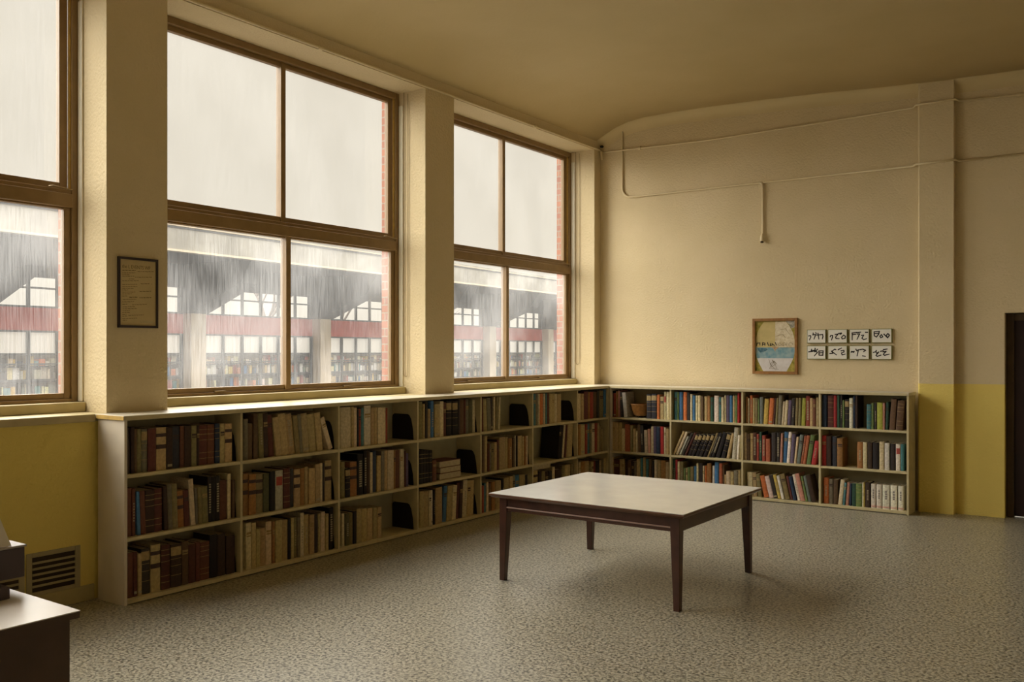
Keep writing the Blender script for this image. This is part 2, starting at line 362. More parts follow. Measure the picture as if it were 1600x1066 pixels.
# ---------------------------------------------------------------- pipes
def arc(c, r, a0, a1, plane='xz', n_=6):
    out = []
    for k in range(n_ + 1):
        t = a0 + (a1 - a0) * k / n_; out.append((c[0] + r * math.cos(t), c[1], c[2] + r * math.sin(t)))
    return out
yp = YB - .016
p = empty('ceiling_conduit', (XP, 0, 4.10)); tag(p, 'thin cream conduit running under the ceiling above the windows', 'pipe')
MB().tube([(.014, -16, 0), (.014, -5, 0), (.014, .36, 0)], .013, 8).build('pipe', M['pipe'], p)
for y in (-10.5, -7.4, -4.28, -1.1): MB().tube([(.014, y - .02, 0), (.014, y + .02, 0)], .021, 8).build('pipe_clip', M['pipe'], p)
p = empty('wall_conduit', (0, YB, 4.07)); tag(p, 'long thin cream conduit, upper of two across the back wall', 'pipe')
pts = [(XP + .02, -.015, .0), (.1, -.015, -.01), (1.1, -.015, -.035), (2.4, -.015, -.02), (3.30, -.015, -.005), (3.34, -.105, -.002), (3.70, -.105, 0), (3.72, -.02, 0), (4.4, -.015, -.035), (9.39, -.015, -.06)]
MB().tube(pts, .011, 8).build('pipe', M['pipe'], p)
for x, dy, dz in ((.22, 0, -.012), (4.235, 0, -.027)): MB().tube([(x - .015, -.015, dz), (x + .015, -.015, dz)], .022, 8).build('pipe_clip', M['pipe'], p)
MB().tube([(XP + .03, -.03, .01), (XP + .05, -.05, -.05), (XP + .06, -.05, -.10)], .016, 8).build('pipe_elbow', M['pipe'], p)
MB().lathe([(.001, .05), (.016, .052), (.024, .065), (.016, .078), (.001, .08)], XP + .045, -.045, 14).build('junction_cap', M['dark_hole'], p)
p = empty('drop_conduit', (0, YB, 3.50)); tag(p, 'lower cream conduit with a vertical drop across the back wall', 'pipe')
pts = [(-.015, -.014, .885), (-.015, -.014, .13)] + arc((.105, -.014, .10), .12, PI, PI * 1.5) + [(.105 + .05, -.014, -.022), (1.75, -.014, -.022), (3.30, -.014, -.025), (3.34, -.104, -.025), (3.70, -.104, -.023), (3.72, -.02, -.023), (9.39, -.014, -.03)]
MB().tube(pts, .012, 8).build('pipe', M['pipe'], p)
MB().tube([(1.715, -.016, -.022), (1.735, -.02, -.03), (1.745, -.018, -.07), (1.745, -.016, -.60)], [.016, .018, .012, .011], 8).build('drop_pipe', M['pipe'], p)
MB().lathe([(.010, 0), (.020, -.03), (.026, -.075), (.020, -.09), (.001, -.09)], 1.742, -.03, 14).build('pipe_socket', M['pipe'], p)
p.children[-1].location.z = -.59
MB().lathe([(.001, 0), (.017, 0), (.017, -.018), (.001, -.02)], 1.742, -.036, 12).build('socket_mouth', M['dark_hole'], p)  # dark disc painted as the shade in the socket mouth
p.children[-1].location.z = -.675
# ---------------------------------------------------------------- vent grilles in the low wall
def grille(y0, y1, z0, z1, label):
    g = empty('vent_grille', (XP, (y0 + y1) / 2, z0)); w = (y1 - y0) / 2; h = z1 - z0
    m = MB(); b = .035
    m.box(0, .008, -w, -w + b, 0, h).box(0, .008, w - b, w, 0, h).box(0, .008, -w + b, w - b, 0, b * .8).box(0, .008, -w + b, w - b, h - b * .8, h)
    m.build('grille_frame', M['vent'], g, bevel=.002)
    MB().box(.0005, .0015, -w + b, w - b, b * .8, h - b * .8).build('dark_opening', M['dark_hole'], g)  # flat dark sheet painted as the shade between the slats
    n_ = 6; ph = (h - 1.6 * b) / n_
    for i in range(1, n_): MB().box(.001, .012, -w + b, w - b, b * .8 + i * ph - .0065, b * .8 + i * ph + .0065).build('slat', M['vent'], g)
    tag(g, label, 'vent', 'painted vent grilles in the low yellow wall')
grille(-6.655, -6.315, .095, .365, 'painted vent grille with six slots, nearer the bookcase in yellow wall')
grille(-7.005, -6.665, .095, .365, 'painted vent grille partly hidden behind the desk box')
# ---------------------------------------------------------------- bookcases
LY = [-6.211, -5.315, -4.372, -3.426, -2.509, -1.616, -.717, .0]
BX = [0, .798, 1.645, 2.475, 3.321]
S1, S2, HT = .812, .412, 1.196
k = empty('bookcase', (0, -6.211, 0)); k.rotation_euler = (0, 0, PI / 2)
tag(k, 'long low cream bookcase of seven bays under the windows', 'bookcase')
# local: +X runs along the wall (world +y), +Y into the wall (world -x)
def case(k, edges, depth, end_left, end_right, xend=None):
    e0 = edges[0]; E = [e - e0 for e in edges]; last = xend if xend is not None else E[-1]
    MB().box(-.008 if end_left else 0, last, -.010, depth + .028 - .0, HT - .030, HT).build('top_board', M['case_top'], k, bevel=.002)
    MB().box(0, E[-1] - .002, -.0125, -.0102, HT - .029, HT - .004).build('front_edging', M['case'], k)
    MB().box(.0 + .02, last - .02, depth - .008, depth, .03, HT - .030).build('back_panel', M['case_back'], k)
    MB().box(.02, last - .02, .0, depth - .008, .008, .034).build('bottom_board', M['case'], k)
    MB().box(0, .02, 0, depth, 0, HT - .030).build('end_panel', M['case_end'], k)
    MB().box(last - .02, last, 0, depth, 0, HT - .030).build('end_panel', M['case'], k)
    for i in range(1, len(E) if xend is not None else len(E) - 1):
        if E[i] < last - .05: MB().box(E[i] - .010, E[i] + .010, 0, depth - .008, .034, HT - .030).build('divider', M['case'], k, bevel=.001)
    for i in range(len(E) - 1):
        a = E[i] + (.02 if i == 0 else .010); b = E[i + 1] - .010
        if i == len(E) - 2: b = last - .02
        for z in (S1, S2): MB().box(a, b, .002, depth - .008, z - .011, z + .011).build('shelf', M['case'], k)
case(k, LY, .30, True, False, xend=6.211 + .30)
MB().box(-.012, -.0082, -.008, .30, HT - .028, HT - .003).build('end_edging', M['lip'], k)
# corner post facing the room
MB().box(6.190, 6.2105, -.0005, .010, .034, HT - .030).build('corner_post', M['case'], k)
k2 = empty('bookcase', (.013, 0, 0)); tag(k2, 'low cream bookcase of four bays along the back wall', 'bookcase')
case(k2, [BX[0]] + [x - .013 for x in BX[1:]], .30, False, True, xend=3.320)
# ---------------------------------------------------------------- books
PAL = {'db': (.055, .030, .018), 'bn': (.13, .075, .036), 'rb': (.15, .055, .028), 'ob': (.34, .16, .05), 'tn': (.48, .355, .165), 'ol': (.24, .19, .08),
       'gb': (.20, .17, .11), 'mr': (.12, .036, .026), 'dr': (.10, .034, .022), 'nd': (.035, .035, .045), 'nv': (.028, .045, .085), 'bl': (.06, .17, .33),
       'cr': (.68, .56, .34), 'wh': (.80, .74, .61), 'lg': (.48, .45, .35), 'do': (.10, .095, .045), 'bk': (.018, .014, .014), 'dk': (.045, .035, .030),
       'rd': (.30, .055, .035), 're': (.42, .035, .035), 'tl': (.07, .20, .21), 'lp': (.68, .55, .42), 'pu': (.13, .095, .15), 'or': (.62, .18, .055),
       'dg': (.035, .085, .055), 'gr': (.15, .21, .07), 'yg': (.38, .38, .06), 'gg': (.17, .20, .17), 'ye': (.52, .36, .08), 'br': (.40, .12, .055),
       'pk': (.50, .24, .17), 'pw': (.76, .60, .50)}
NM = {'db': 'very dark brown', 'bn': 'brown', 'rb': 'reddish brown', 'ob': 'orange-brown', 'tn': 'tan', 'ol': 'olive', 'gb': 'grey-brown', 'mr': 'maroon',
      'dr': 'dark red', 'nd': 'near-black blue', 'nv': 'navy', 'bl': 'blue', 'cr': 'cream', 'wh': 'white', 'lg': 'pale grey', 'do': 'dark olive', 'bk': 'black',
      'dk': 'charcoal', 'rd': 'red', 're': 'bright red', 'tl': 'teal', 'lp': 'pale pinkish', 'pu': 'purplish', 'or': 'orange', 'dg': 'dark green', 'gr': 'green',
      'yg': 'yellow-green', 'gg': 'grey-green', 'ye': 'yellow', 'br': 'brick red', 'pk': 'pink', 'pw': 'pinkish white'}
SHELVES=[
('L0t','-6.1743 0.0287 0.292 0 db - 1;-6.1446 0.0252 0.294 0 db - 1;-6.1183 0.0178 0.282 0 bn - 1;-6.0995 0.0332 0.28 0 ol - 1;-6.0653 0.0412 0.277 0 gb T 1;-6.0231 0.0574 0.279 0 mr - 1;-5.9647 0.0744 0.28 0 tn D 1;-5.8893 0.0474 0.275 0 db - 1;-5.8409 0.0563 0.279 0 nd - 1;-5.7836 0.0321 0.278 0 rb - 1;-5.7505 0.0535 0.275 0 db - 1;-5.696 0.0415 0.275 0 ol - 1;-5.6535 0.0204 0.273 0 db - 1;-5.6321 0.064 0.274 0 mr B 1;-5.5671 0.0562 0.273 0 rb B 1;-5.5055 0.0392 0.276 0 nv B 1;-5.4653 0.0378 0.272 0 tn - 1;-5.4265 0.0584 0.27 0 tn D 1'),
('L0m','-6.1743 0.0399 0.307 0 rb - 1;-6.1334 0.0253 0.303 0 rb - 1;-6.0977 0.0232 0.279 -2 bl - 1;-6.0736 0.0372 0.281 -2 rb - 1;-6.0358 0.065 0.278 0 db B 1;-5.97 0.0543 0.281 0 mr B 1;-5.9052 0.0309 0.29 -2 db - 1;-5.8734 0.0353 0.3 -2 gb - 1;-5.8373 0.0398 0.297 -2 ol - 1;-5.7967 0.0452 0.246 -2 ob D 1;-5.7465 0.0407 0.244 -3 mr - 1;-5.7006 0.0378 0.314 -4 cr - 1;-5.6621 0.0203 0.248 -2 gb - 1;-5.641 0.0282 0.254 -2 ol - 1;-5.612 0.0458 0.253 -2 ol - 1;-5.5656 0.0306 0.315 0 bk W 1;-5.5342 0.0308 0.311 0 bk - 1;-5.5026 0.0374 0.311 0 bk W 1;-5.4635 0.0578 0.275 0 rb - 1;-5.402 0.0292 0.315 0 cr - 1;-5.3672 0.0221 0.27 0 bn - 1'),
('L0b','-6.166 0.0397 0.285 0 rb - 1;-6.125 0.0278 0.286 0 mr - 1;-6.0961 0.028 0.269 0 tn - 1;-6.0652 0.0604 0.292 0 dk T 1;-6.0018 0.0701 0.307 0 tn D 1;-5.9277 0.0663 0.294 0 dr B 1;-5.8555 0.0794 0.284 0 db T 1;-5.7728 0.0518 0.292 0 bn - 1;-5.7179 0.0526 0.262 0 dr - 1;-5.6621 0.0346 0.266 0 mr - 1;-5.6244 0.0731 0.26 0 rb B 1;-5.548 0.0629 0.298 0 bk - 1;-5.4817 0.063 0.291 0 db - 1;-5.4153 0.0723 0.271 0 db - 1'),
('L1t','-5.2677 0.0373 0.293 0 gb - 1;-5.229 0.0455 0.257 0 bn - 1;-5.1804 0.0382 0.326 0 bn - 1;-5.1301 0.0434 0.328 -2 ol - 1;-5.0859 0.0423 0.325 -2 db - 1;-5.0321 0.0444 0.311 -4 mr - 1;-4.9719 0.0529 0.288 -7 tn - 1;-4.9178 0.0654 0.311 -7 tn - 1;-4.8511 0.0666 0.307 -7 tn W 1;-4.7834 0.0437 0.29 -6 ol - 1;-4.7388 0.032 0.301 -5 gb - 1;-4.7058 0.0606 0.303 -5 tn - 1;-4.639 0.0705 0.294 -6 tn - 1;-4.5672 0.059 0.3 -6 tn - 1;-4.4424 0.0445 0.269 -20 cr - 1'),
('L1m','-5.267 0.0433 0.301 0 ob D 1;-5.2211 0.0615 0.292 0 ob D 1;-5.1554 0.0642 0.285 0 ol D 1;-5.0869 0.0536 0.281 0 do - 1;-5.0289 0.046 0.292 0 bk - 1;-4.9769 0.0706 0.292 0 lg R 1;-4.9019 0.0614 0.3 0 mr B 1;-4.836 0.0341 0.292 0 dk - 1;-4.7973 0.0612 0.28 0 tn D 1;-4.7333 0.0404 0.284 0 ob - 1;-4.6901 0.0317 0.291 0 tn - 1;-4.6538 0.0634 0.274 0 tn - 1;-4.5876 0.0493 0.3 0 tn - 1;-4.5353 0.0272 0.303 0 cr - 1;-4.5052 0.0198 0.3 0 dk - 1;-4.4825 0.0679 0.317 0 tn D 1'),
('L1b','-5.2465 0.0467 0.334 0 cr - 1;-5.1972 0.0392 0.327 0 tn - 1;-5.1537 0.038 0.275 0 tn - 1;-5.1131 0.0467 0.274 0 tn - 1;-5.0638 0.0539 0.315 0 cr - 1;-5.0072 0.0242 0.309 0 ob - 1;-4.9802 0.0602 0.312 0 tn - 1;-4.9173 0.0577 0.303 0 tn - 1;-4.8569 0.0269 0.31 0 bk - 1;-4.8272 0.0254 0.309 0 tn - 1;-4.7973 0.0255 0.308 0 ol - 1;-4.769 0.0293 0.303 0 gb - 1;-4.7351 0.035 0.332 0 cr - 1;-4.6974 0.0481 0.312 0 tn - 1;-4.6465 0.0486 0.304 0 tn - 1;-4.595 0.038 0.297 0 dk - 1;-4.5541 0.0252 0.299 0 tn - 1;-4.526 0.0444 0.308 0 cr - 1;-4.4787 0.0295 0.288 0 tn - 1;-4.4443 0.0433 0.332 0 bk W 1'),
('L2t','-4.3217 0.1114 0.33 0 cr - 1;-4.204 0.0324 0.33 0 tn - 1;-4.1687 0.0345 0.32 0 cr - 1;-4.1297 0.0169 0.302 0 nd - 0;-4.11 0.0241 0.307 0 rd - 1;-4.0831 0.0297 0.312 0 tl - 1;-4.0487 0.0777 0.33 0 lp - 1;-3.9682 0.038 0.31 0 tn - 1;-3.9274 0.0327 0.308 0 tn - 1;-3.8918 0.0938 0.307 0 cr - 1;-3.7951 0.0221 0.298 0 rd - 0'),
('L2m','-4.3182 0.0437 0.291 0 ol - 1;-4.2667 0.0512 0.235 0 bk T 1;-4.211 0.0749 0.279 0 ob D 1;-4.1261 0.0637 0.335 0 bk W 1;-4.0578 0.0354 0.356 0 bk W 1;-4.0196 0.0338 0.353 0 db - 1;-3.9811 0.0304 0.336 0 cr - 1;-3.9478 0.04 0.346 0 nv - 1;-3.9031 0.0461 0.302 0 tn - 1;-3.8522 0.0389 0.337 0 gb - 1;-3.8104 0.0354 0.336 0 tn - 1;-3.772 0.0747 0.335 0 cr - 1;-3.6943 0.0226 0.331 0 ob - 0;-3.6688 0.0545 0.327 0 rb - 1;-3.6113 0.029 0.332 0 cr - 1;-3.5793 0.0211 0.33 0 cr - 0;-3.5552 0.0131 0.312 0 mr - 0;-3.539 0.0315 0.289 0 pu - 1'),
('L2b','-4.3011 0.03 0.264 0 cr - 1;-4.2667 0.0442 0.258 0 do - 1;-4.2197 0.0376 0.258 0 ol - 1;-4.1776 0.0362 0.265 0 bk - 1;-4.1368 0.0599 0.276 0 tn - 1;-4.0741 0.0608 0.27 0 tn - 1;-4.0105 0.0654 0.264 0 tn - 1;-3.9423 0.0457 0.259 0 tn - 1;-3.8937 0.05 0.256 0 tn - 1'),
('L3t','-3.3684 0.0515 0.33 0 ol - 1;-3.3139 0.0265 0.309 0 tn - 0;-3.2845 0.0326 0.33 0 dk - 1;-3.247 0.0368 0.26 0 tn - 1;-3.2051 0.0392 0.33 0 bl - 1;-3.1589 0.0742 0.3 0 tn - 1;-3.0796 0.0526 0.321 0 cr - 1;-3.0239 0.0344 0.308 0 mr - 1;-2.9823 0.0748 0.321 0 bk T 1;-2.9001 0.0782 0.317 0 bk T 1;-2.8166 0.0271 0.328 0 dk - 0;-2.7863 0.058 0.326 0 bn - 1;-2.7252 0.0254 0.324 0 mr - 0;-2.6965 0.0501 0.323 0 gb - 1;-2.6433 0.0483 0.318 0 do - 1;-2.5894 0.0397 0.313 0 cr - 1'),
('L3m','-3.3645 0.0437 0.294 0 bk B 1;-3.3179 0.0402 0.293 0 bk B 1;-3.2747 0.0406 0.29 0 bk B 1;-3.2311 0.041 0.288 0 bk B 1;-3.1771 0.0556 0.192 0 rb - 1'),
('L3b','-3.3587 0.0536 0.322 0 tn - 1;-3.3022 0.0641 0.314 0 tn - 1;-3.2331 0.0309 0.314 0 cr - 1;-3.1971 0.0191 0.313 0 wh - 0;-3.1751 0.0232 0.314 0 bk - 0;-3.1448 0.058 0.327 0 tn - 1;-3.0837 0.0401 0.328 0 tn - 1;-3.0384 0.0487 0.328 4 bl - 1;-2.9844 0.0704 0.32 4 tn - 1;-2.9086 0.0586 0.319 4 cr - 1;-2.8446 0.0377 0.332 4 mr - 1;-2.8003 0.0468 0.34 3 db - 1;-2.7493 0.0649 0.349 3 cr - 1;-2.6777 0.0502 0.339 2 tn - 1;-2.6254 0.053 0.336 2 tn - 1'),
('L4t','-2.4471 0.0261 0.33 -2 mr - 0;-2.4148 0.0555 0.314 -3 tn - 1;-2.3537 0.0601 0.321 -3 gb - 1;-2.2886 0.0289 0.33 -1 dk - 0;-2.2547 0.027 0.33 0 cr - 0;-2.2226 0.0353 0.324 3 ol - 0;-2.1823 0.0274 0.328 3 cr - 0'),
('L4m','-2.4432 0.0377 0.357 0 bn - 1;-2.4006 0.0439 0.354 0 tn - 1;-2.3517 0.0305 0.276 0 mr - 0;-2.3183 0.0267 0.268 0 gb - 0;-2.2886 0.0409 0.271 0 ol - 0;-2.2427 0.0432 0.279 0 tn - 1;-2.1944 0.0335 0.299 0 mr - 0;-2.1559 0.0955 0.32 0 tn - 1;-2.0553 0.051 0.314 0 tn - 1;-1.9991 0.0664 0.3 0 ob - 1;-1.9296 0.0373 0.296 0 bn - 0;-1.887 0.0225 0.318 0 cr - 0;-1.8592 0.0248 0.313 0 bk - 0;-1.8291 0.075 0.311 0 tn - 1;-1.7509 0.0319 0.301 0 tn - 0;-1.7136 0.0277 0.298 0 ob - 0;-1.6805 0.0234 0.3 0 cr - 0'),
('L4b','-2.4471 0.0358 0.264 0 rd - 0;-2.4064 0.0302 0.282 0 tl - 0;-2.3713 0.0284 0.29 0 cr - 0;-2.338 0.0445 0.273 0 bn - 0;-2.2886 0.0549 0.281 0 ob - 0;-2.2287 0.0575 0.286 0 tn - 0;-2.1681 0.0479 0.279 0 tn - 0;-2.113 0.0319 0.29 0 bk - 0;-2.076 0.0864 0.294 0 tn - 1;-1.9844 0.0581 0.301 0 tn - 0;-1.9211 0.0395 0.31 0 gb - 0;-1.8763 0.07 0.301 0 bl - 0;-1.801 0.0952 0.296 0 tn - 1;-1.7026 0.0366 0.286 0 dk - 0'),
('L5t','-1.5484 0.0422 0.33 0 tl - 1;-1.5006 0.0334 0.33 0 gb - 0;-1.4617 0.0267 0.33 0 cr - 0;-1.4294 0.0641 0.33 0 or - 1;-1.3596 0.0365 0.33 0 cr - 0;-1.3174 0.025 0.33 0 tl - 0;-1.2867 0.037 0.33 0 mr - 0;-1.2439 0.0565 0.322 0 tn - 1;-1.184 0.0571 0.32 0 tn - 1;-1.1234 0.0454 0.315 0 cr - 0;-1.0721 0.0805 0.312 0 tn - 1'),
('L5m','-1.077 0.0332 0.366 7 bk - 0;-1.0377 0.0433 0.365 7 bk - 1;-0.9831 0.0437 0.366 7 cr - 0;-0.9322 0.0391 0.36 6 mr - 0;-0.8795 0.1111 0.365 4 tn - 1'),
('L5b','-1.537 0.079 0.309 0 tn D 0;-1.4525 0.0592 0.295 0 db - 0;-1.3876 0.0693 0.29 0 ol - 0;-1.3127 0.0606 0.28 0 db - 0;-1.2463 0.0565 0.277 0 dk - 0;-1.1792 0.0523 0.312 0 cr - 0;-1.1161 0.1072 0.276 0 db - 0;-0.9981 0.0638 0.305 3 ol - 0;-0.9281 0.0595 0.305 3 tn - 0;-0.8624 0.05 0.305 2 tn - 0;-0.8063 0.0608 0.303 2 ol - 0'),
('L6t','-0.6374 0.0625 0.299 0 cr - 1;-0.5712 0.0551 0.296 0 tn - 0;-0.5097 0.091 0.321 0 mr - 1;-0.4122 0.0401 0.312 0 ob - 0;-0.3657 0.0709 0.309 0 rd - 1;-0.2882 0.0774 0.306 0 bn - 1;-0.2042 0.0528 0.318 0 dk - 0;-0.1448 0.0878 0.315 0 ol - 1;-0.0502 0.0628 0.33 0 bl - 1'),
('L6m','-0.6295 0.0466 0.351 0 ob - 0;-0.5765 0.0874 0.343 0 tn - 1;-0.4828 0.0478 0.341 0 rd - 0;-0.4286 0.0454 0.345 0 tl - 0;-0.3766 0.0431 0.341 0 gb - 0;-0.3271 0.0657 0.344 0 cr - 1;-0.2576 0.0467 0.341 0 rd - 0;-0.2042 0.0357 0.34 0 tn - 0;-0.157 0.0474 0.306 -2 ol - 0;-0.1043 0.0391 0.26 -3 ol - 0'),
('L6b','-0.6189 0.0361 0.309 0 cr - 0;-0.5765 0.0901 0.311 0 ob - 0;-0.4801 0.0887 0.306 0 tn - 0;-0.3491 0.0516 0.288 0 tn - 0;-0.291 0.0381 0.29 0 rd - 0;-0.2464 0.0921 0.29 0 dk - 0;-0.1476 0.0475 0.282 0 tn - 0;-0.0934 0.0393 0.291 0 gb - 0;-0.0473 0.0891 0.299 0 tn - 0'),
('B0t','0.012 0.025 0.312 0 dk - 0;0.0378 0.0362 0.284 0 rd - 0;0.0748 0.0248 0.306 0 ob - 0;0.1004 0.0247 0.314 0 pk - 0;0.1364 0.0294 0.301 -2 dk - 0;0.1821 0.0498 0.295 -5 lg - 1;0.4823 0.059 0.282 0 nd T 1;0.5454 0.0632 0.287 0 nd T 1;0.6142 0.0294 0.281 0 or - 0;0.6476 0.0474 0.259 0 tn - 1;0.699 0.0261 0.315 0 cr R 0;0.7291 0.0335 0.316 0 cr - 1'),
('B0m','0.012 0.0477 0.343 0 tn - 1;0.0605 0.0458 0.339 0 tn - 1;0.1071 0.044 0.337 0 tn - 1;0.1519 0.0422 0.269 0 cr - 1;0.1949 0.0673 0.318 0 br - 1;0.2666 0.0337 0.31 0 ol - 0;0.3045 0.0352 0.276 0 tn - 0;0.3438 0.0162 0.25 0 cr - 0;0.3694 0.0333 0.321 -2 bn - 1;0.4048 0.0409 0.316 -2 dk - 1;0.4545 0.0392 0.263 -2 cr - 0;0.4993 0.0298 0.279 -1 pk - 0;0.5331 0.0312 0.308 0 cr - 0;0.5684 0.0326 0.313 0 pu - 0;0.605 0.0446 0.312 0 nv - 1;0.6552 0.0398 0.314 0 re - 1;0.699 0.0246 0.309 0 cr - 0;0.7276 0.029 0.297 0 tn - 0'),
('B0b','0.012 0.0347 0.313 0 tn - 0;0.0475 0.0732 0.289 0 dr - 0;0.1232 0.0327 0.293 0 tn - 0;0.1585 0.0309 0.295 0 tn - 0;0.1936 0.0356 0.298 0 db - 0;0.2334 0.0433 0.287 0 bn - 0;0.2824 0.0321 0.276 0 dk - 0;0.3187 0.0288 0.278 0 gb - 0;0.3516 0.0412 0.309 0 tn - 0;0.3985 0.0286 0.326 0 tl - 0;0.4312 0.0316 0.335 0 tn - 0;0.4684 0.0361 0.317 0 tl - 0;0.5085 0.0328 0.319 0 bn - 0;0.5454 0.0266 0.308 0 dk - 0;0.576 0.0326 0.317 0 cr - 0;0.6142 0.0415 0.313 0 tn - 0;0.6597 0.0564 0.317 0 ob - 0;0.7201 0.0425 0.3 0 tn - 0'),
('B1t','0.8248 0.0376 0.316 0 tl - 1;0.8664 0.0167 0.317 0 gr - 0;0.8871 0.0432 0.318 0 bl - 1;0.9371 0.0429 0.319 0 or - 1;0.984 0.0354 0.316 0 dk - 1;1.0233 0.0251 0.297 0 cr - 0;1.0524 0.0323 0.284 0 bl - 0;1.0885 0.0264 0.285 0 cr - 0;1.1173 0.032 0.286 0 cr - 0;1.1532 0.0319 0.276 0 bn - 0;1.189 0.036 0.277 0 tn - 1;1.2289 0.0344 0.282 0 ob - 1;1.2671 0.0357 0.27 0 dg - 1;1.3094 0.0523 0.289 0 pw - 1;1.3656 0.0241 0.273 0 tl - 0;1.3935 0.0296 0.274 0 cr - 0;1.4269 0.0184 0.294 0 cr - 0;1.4491 0.0363 0.298 0 pu - 1;1.4891 0.032 0.296 0 bl - 1;1.5235 0.025 0.297 0 tn - 0;1.5523 0.0236 0.298 0 gr - 0;1.5796 0.0181 0.325 0 re - 0'),
('B1m','0.8114 0.0259 0.294 25 tn - 0;0.8471 0.0285 0.289 25 cr - 0;0.8856 0.0231 0.238 25 lg - 0;0.918 0.0256 0.278 25 dk - 0;0.9533 0.0255 0.287 25 dr - 0;0.994 0.0365 0.263 23 bk T 0;1.0379 0.0363 0.266 23 bk T 1;1.0842 0.0361 0.269 23 bk T 1;1.1303 0.0359 0.271 23 bk T 1;1.1761 0.0357 0.274 23 bk T 1;1.2246 0.0201 0.293 22 ol - 0;1.253 0.0149 0.295 21 bk W 0;1.2773 0.0334 0.292 20 bk W 1;1.3249 0.047 0.294 18 bk - 1;1.3891 0.0447 0.286 15 bk T 1;1.4497 0.0315 0.285 12 tn - 0;1.5161 0.0455 0.348 5 lg - 1;1.5669 0.0249 0.265 4 wh - 0;1.6017 0.018 0.269 2 tn - 0'),
('B1b','0.81 0.0317 0.34 0 dg - 0;0.8425 0.0272 0.335 0 re - 0;0.8708 0.0256 0.317 0 cr - 0;0.9003 0.0373 0.319 0 ol - 0;0.943 0.0224 0.247 0 gr - 0;0.9694 0.0209 0.249 0 tn - 0;0.9942 0.0252 0.26 0 gr - 0;1.0248 0.0382 0.267 0 ol - 0;1.0669 0.0293 0.277 0 bl - 0;1.1001 0.0235 0.313 0 cr - 0;1.1274 0.042 0.315 0 dk - 0;1.1747 0.019 0.291 0 cr - 0;1.1975 0.0189 0.293 0 or - 0;1.2246 0.0486 0.322 0 ob - 0;1.2883 0.0244 0.299 0 wh - 0;1.3165 0.0453 0.342 0 bl - 0;1.3656 0.0381 0.332 0 br - 0;1.4074 0.0171 0.314 0 bn - 0;1.4283 0.017 0.21 0 tn - 0;1.4491 0.0446 0.252 0 cr - 0;1.4974 0.0375 0.249 0 tn - 0;1.5386 0.0441 0.266 0 gb - 0;1.5864 0.0235 0.275 0 tn - 0'),
('B2t','1.673 0.0207 0.287 0 ob - 0;1.6978 0.016 0.272 0 cr - 0;1.7179 0.0267 0.303 0 or W 0;1.7487 0.0266 0.274 0 tn - 0;1.7778 0.025 0.275 0 ol - 0;1.8069 0.0143 0.268 0 gr - 0;1.8252 0.037 0.291 0 gg - 1;1.8663 0.0473 0.271 3 ye - 1;1.9192 0.0455 0.279 4 or - 1;1.9703 0.0169 0.281 4 dr - 0;1.9928 0.0273 0.281 3 ol - 0;2.0258 0.0346 0.315 2 gb - 1;2.0626 0.0256 0.247 4 cr - 0;2.0922 0.0299 0.262 4 cr - 0;2.1274 0.0342 0.264 3 pu - 1;2.1669 0.034 0.287 2 dk - 1;2.208 0.028 0.288 2 ol - 1;2.24 0.0279 0.289 2 ol - 1;2.2718 0.0408 0.29 2 yg - 1;2.3234 0.0391 0.313 0 rd W 1;2.3633 0.0318 0.292 0 tn - 1;2.3959 0.0302 0.286 0 rb - 1;2.4292 0.0245 0.301 0 tn - 0'),
('B2m','1.657 0.0253 0.299 0 cr - 0;1.6831 0.0344 0.286 0 bn - 1;1.7183 0.0342 0.292 0 tn - 1;1.7533 0.0371 0.302 0 dr W 1;1.7941 0.0263 0.289 0 rd - 0;1.8245 0.0262 0.313 0 dg - 0;1.8549 0.0367 0.278 0 rd W 1;1.8971 0.0454 0.243 0 br - 1;1.9556 0.0481 0.313 0 dk - 1;2.0077 0.0375 0.315 0 dk W 1;2.0492 0.0226 0.31 2 pk - 0;2.0772 0.0371 0.326 3 bl - 1;2.1184 0.0325 0.328 4 wh - 1;2.1564 0.0352 0.308 4 pu - 1;2.1971 0.022 0.281 6 cr - 0;2.2232 0.0362 0.305 7 gg - 1;2.2636 0.0246 0.299 8 br - 0;2.2924 0.0301 0.304 8 br - 1;2.3281 0.0426 0.31 8 gr - 1;2.378 0.0437 0.248 9 re - 1'),
('B2b','1.6885 0.0576 0.261 -1 cr - 1;1.7559 0.0419 0.258 -3 tn - 1;1.8115 0.0384 0.247 -6 ol - 1;1.8752 0.0508 0.234 -12 or - 1;1.9321 0.0488 0.235 -13 pw - 1;1.983 0.0427 0.249 -13 dk - 1;2.0276 0.0366 0.259 -13 ye - 1;2.066 0.0307 0.251 -13 wh - 0;2.1025 0.0506 0.27 -13 ol - 1;2.1613 0.0247 0.254 -12 mr - 0;2.1905 0.0332 0.25 -12 nv - 1;2.2342 0.0302 0.275 -12 wh - 1;2.2708 0.0439 0.288 -13 pk - 1;2.3208 0.0214 0.266 -12 gr - 0;2.3466 0.0297 0.269 -12 gg - 1;2.3827 0.0461 0.278 -13 db - 1'),
('B3t','2.4885 0.0467 0.33 0 nv - 1;2.5431 0.0589 0.327 0 mr B 1;2.6058 0.0308 0.328 0 re - 1;2.6404 0.0252 0.33 0 dg - 1;2.6734 0.0168 0.33 0 dk - 0;2.694 0.0182 0.281 0 gr - 0;2.7159 0.0399 0.289 0 bk T 1;2.7609 0.0343 0.304 0 wh - 1;2.7989 0.0166 0.326 0 nv - 0;2.8192 0.0219 0.327 0 db - 0;2.9304 0.0428 0.247 0 tl B 1;2.9768 0.0228 0.262 0 gr - 0;3.0033 0.0227 0.263 0 dk - 0;3.0309 0.0527 0.269 0 yg - 1;3.0859 0.0185 0.266 0 pk - 0;3.108 0.025 0.273 2 dg - 0;3.1418 0.0531 0.305 4 bn - 1;3.2063 0.0628 0.293 4 bn B 1'),
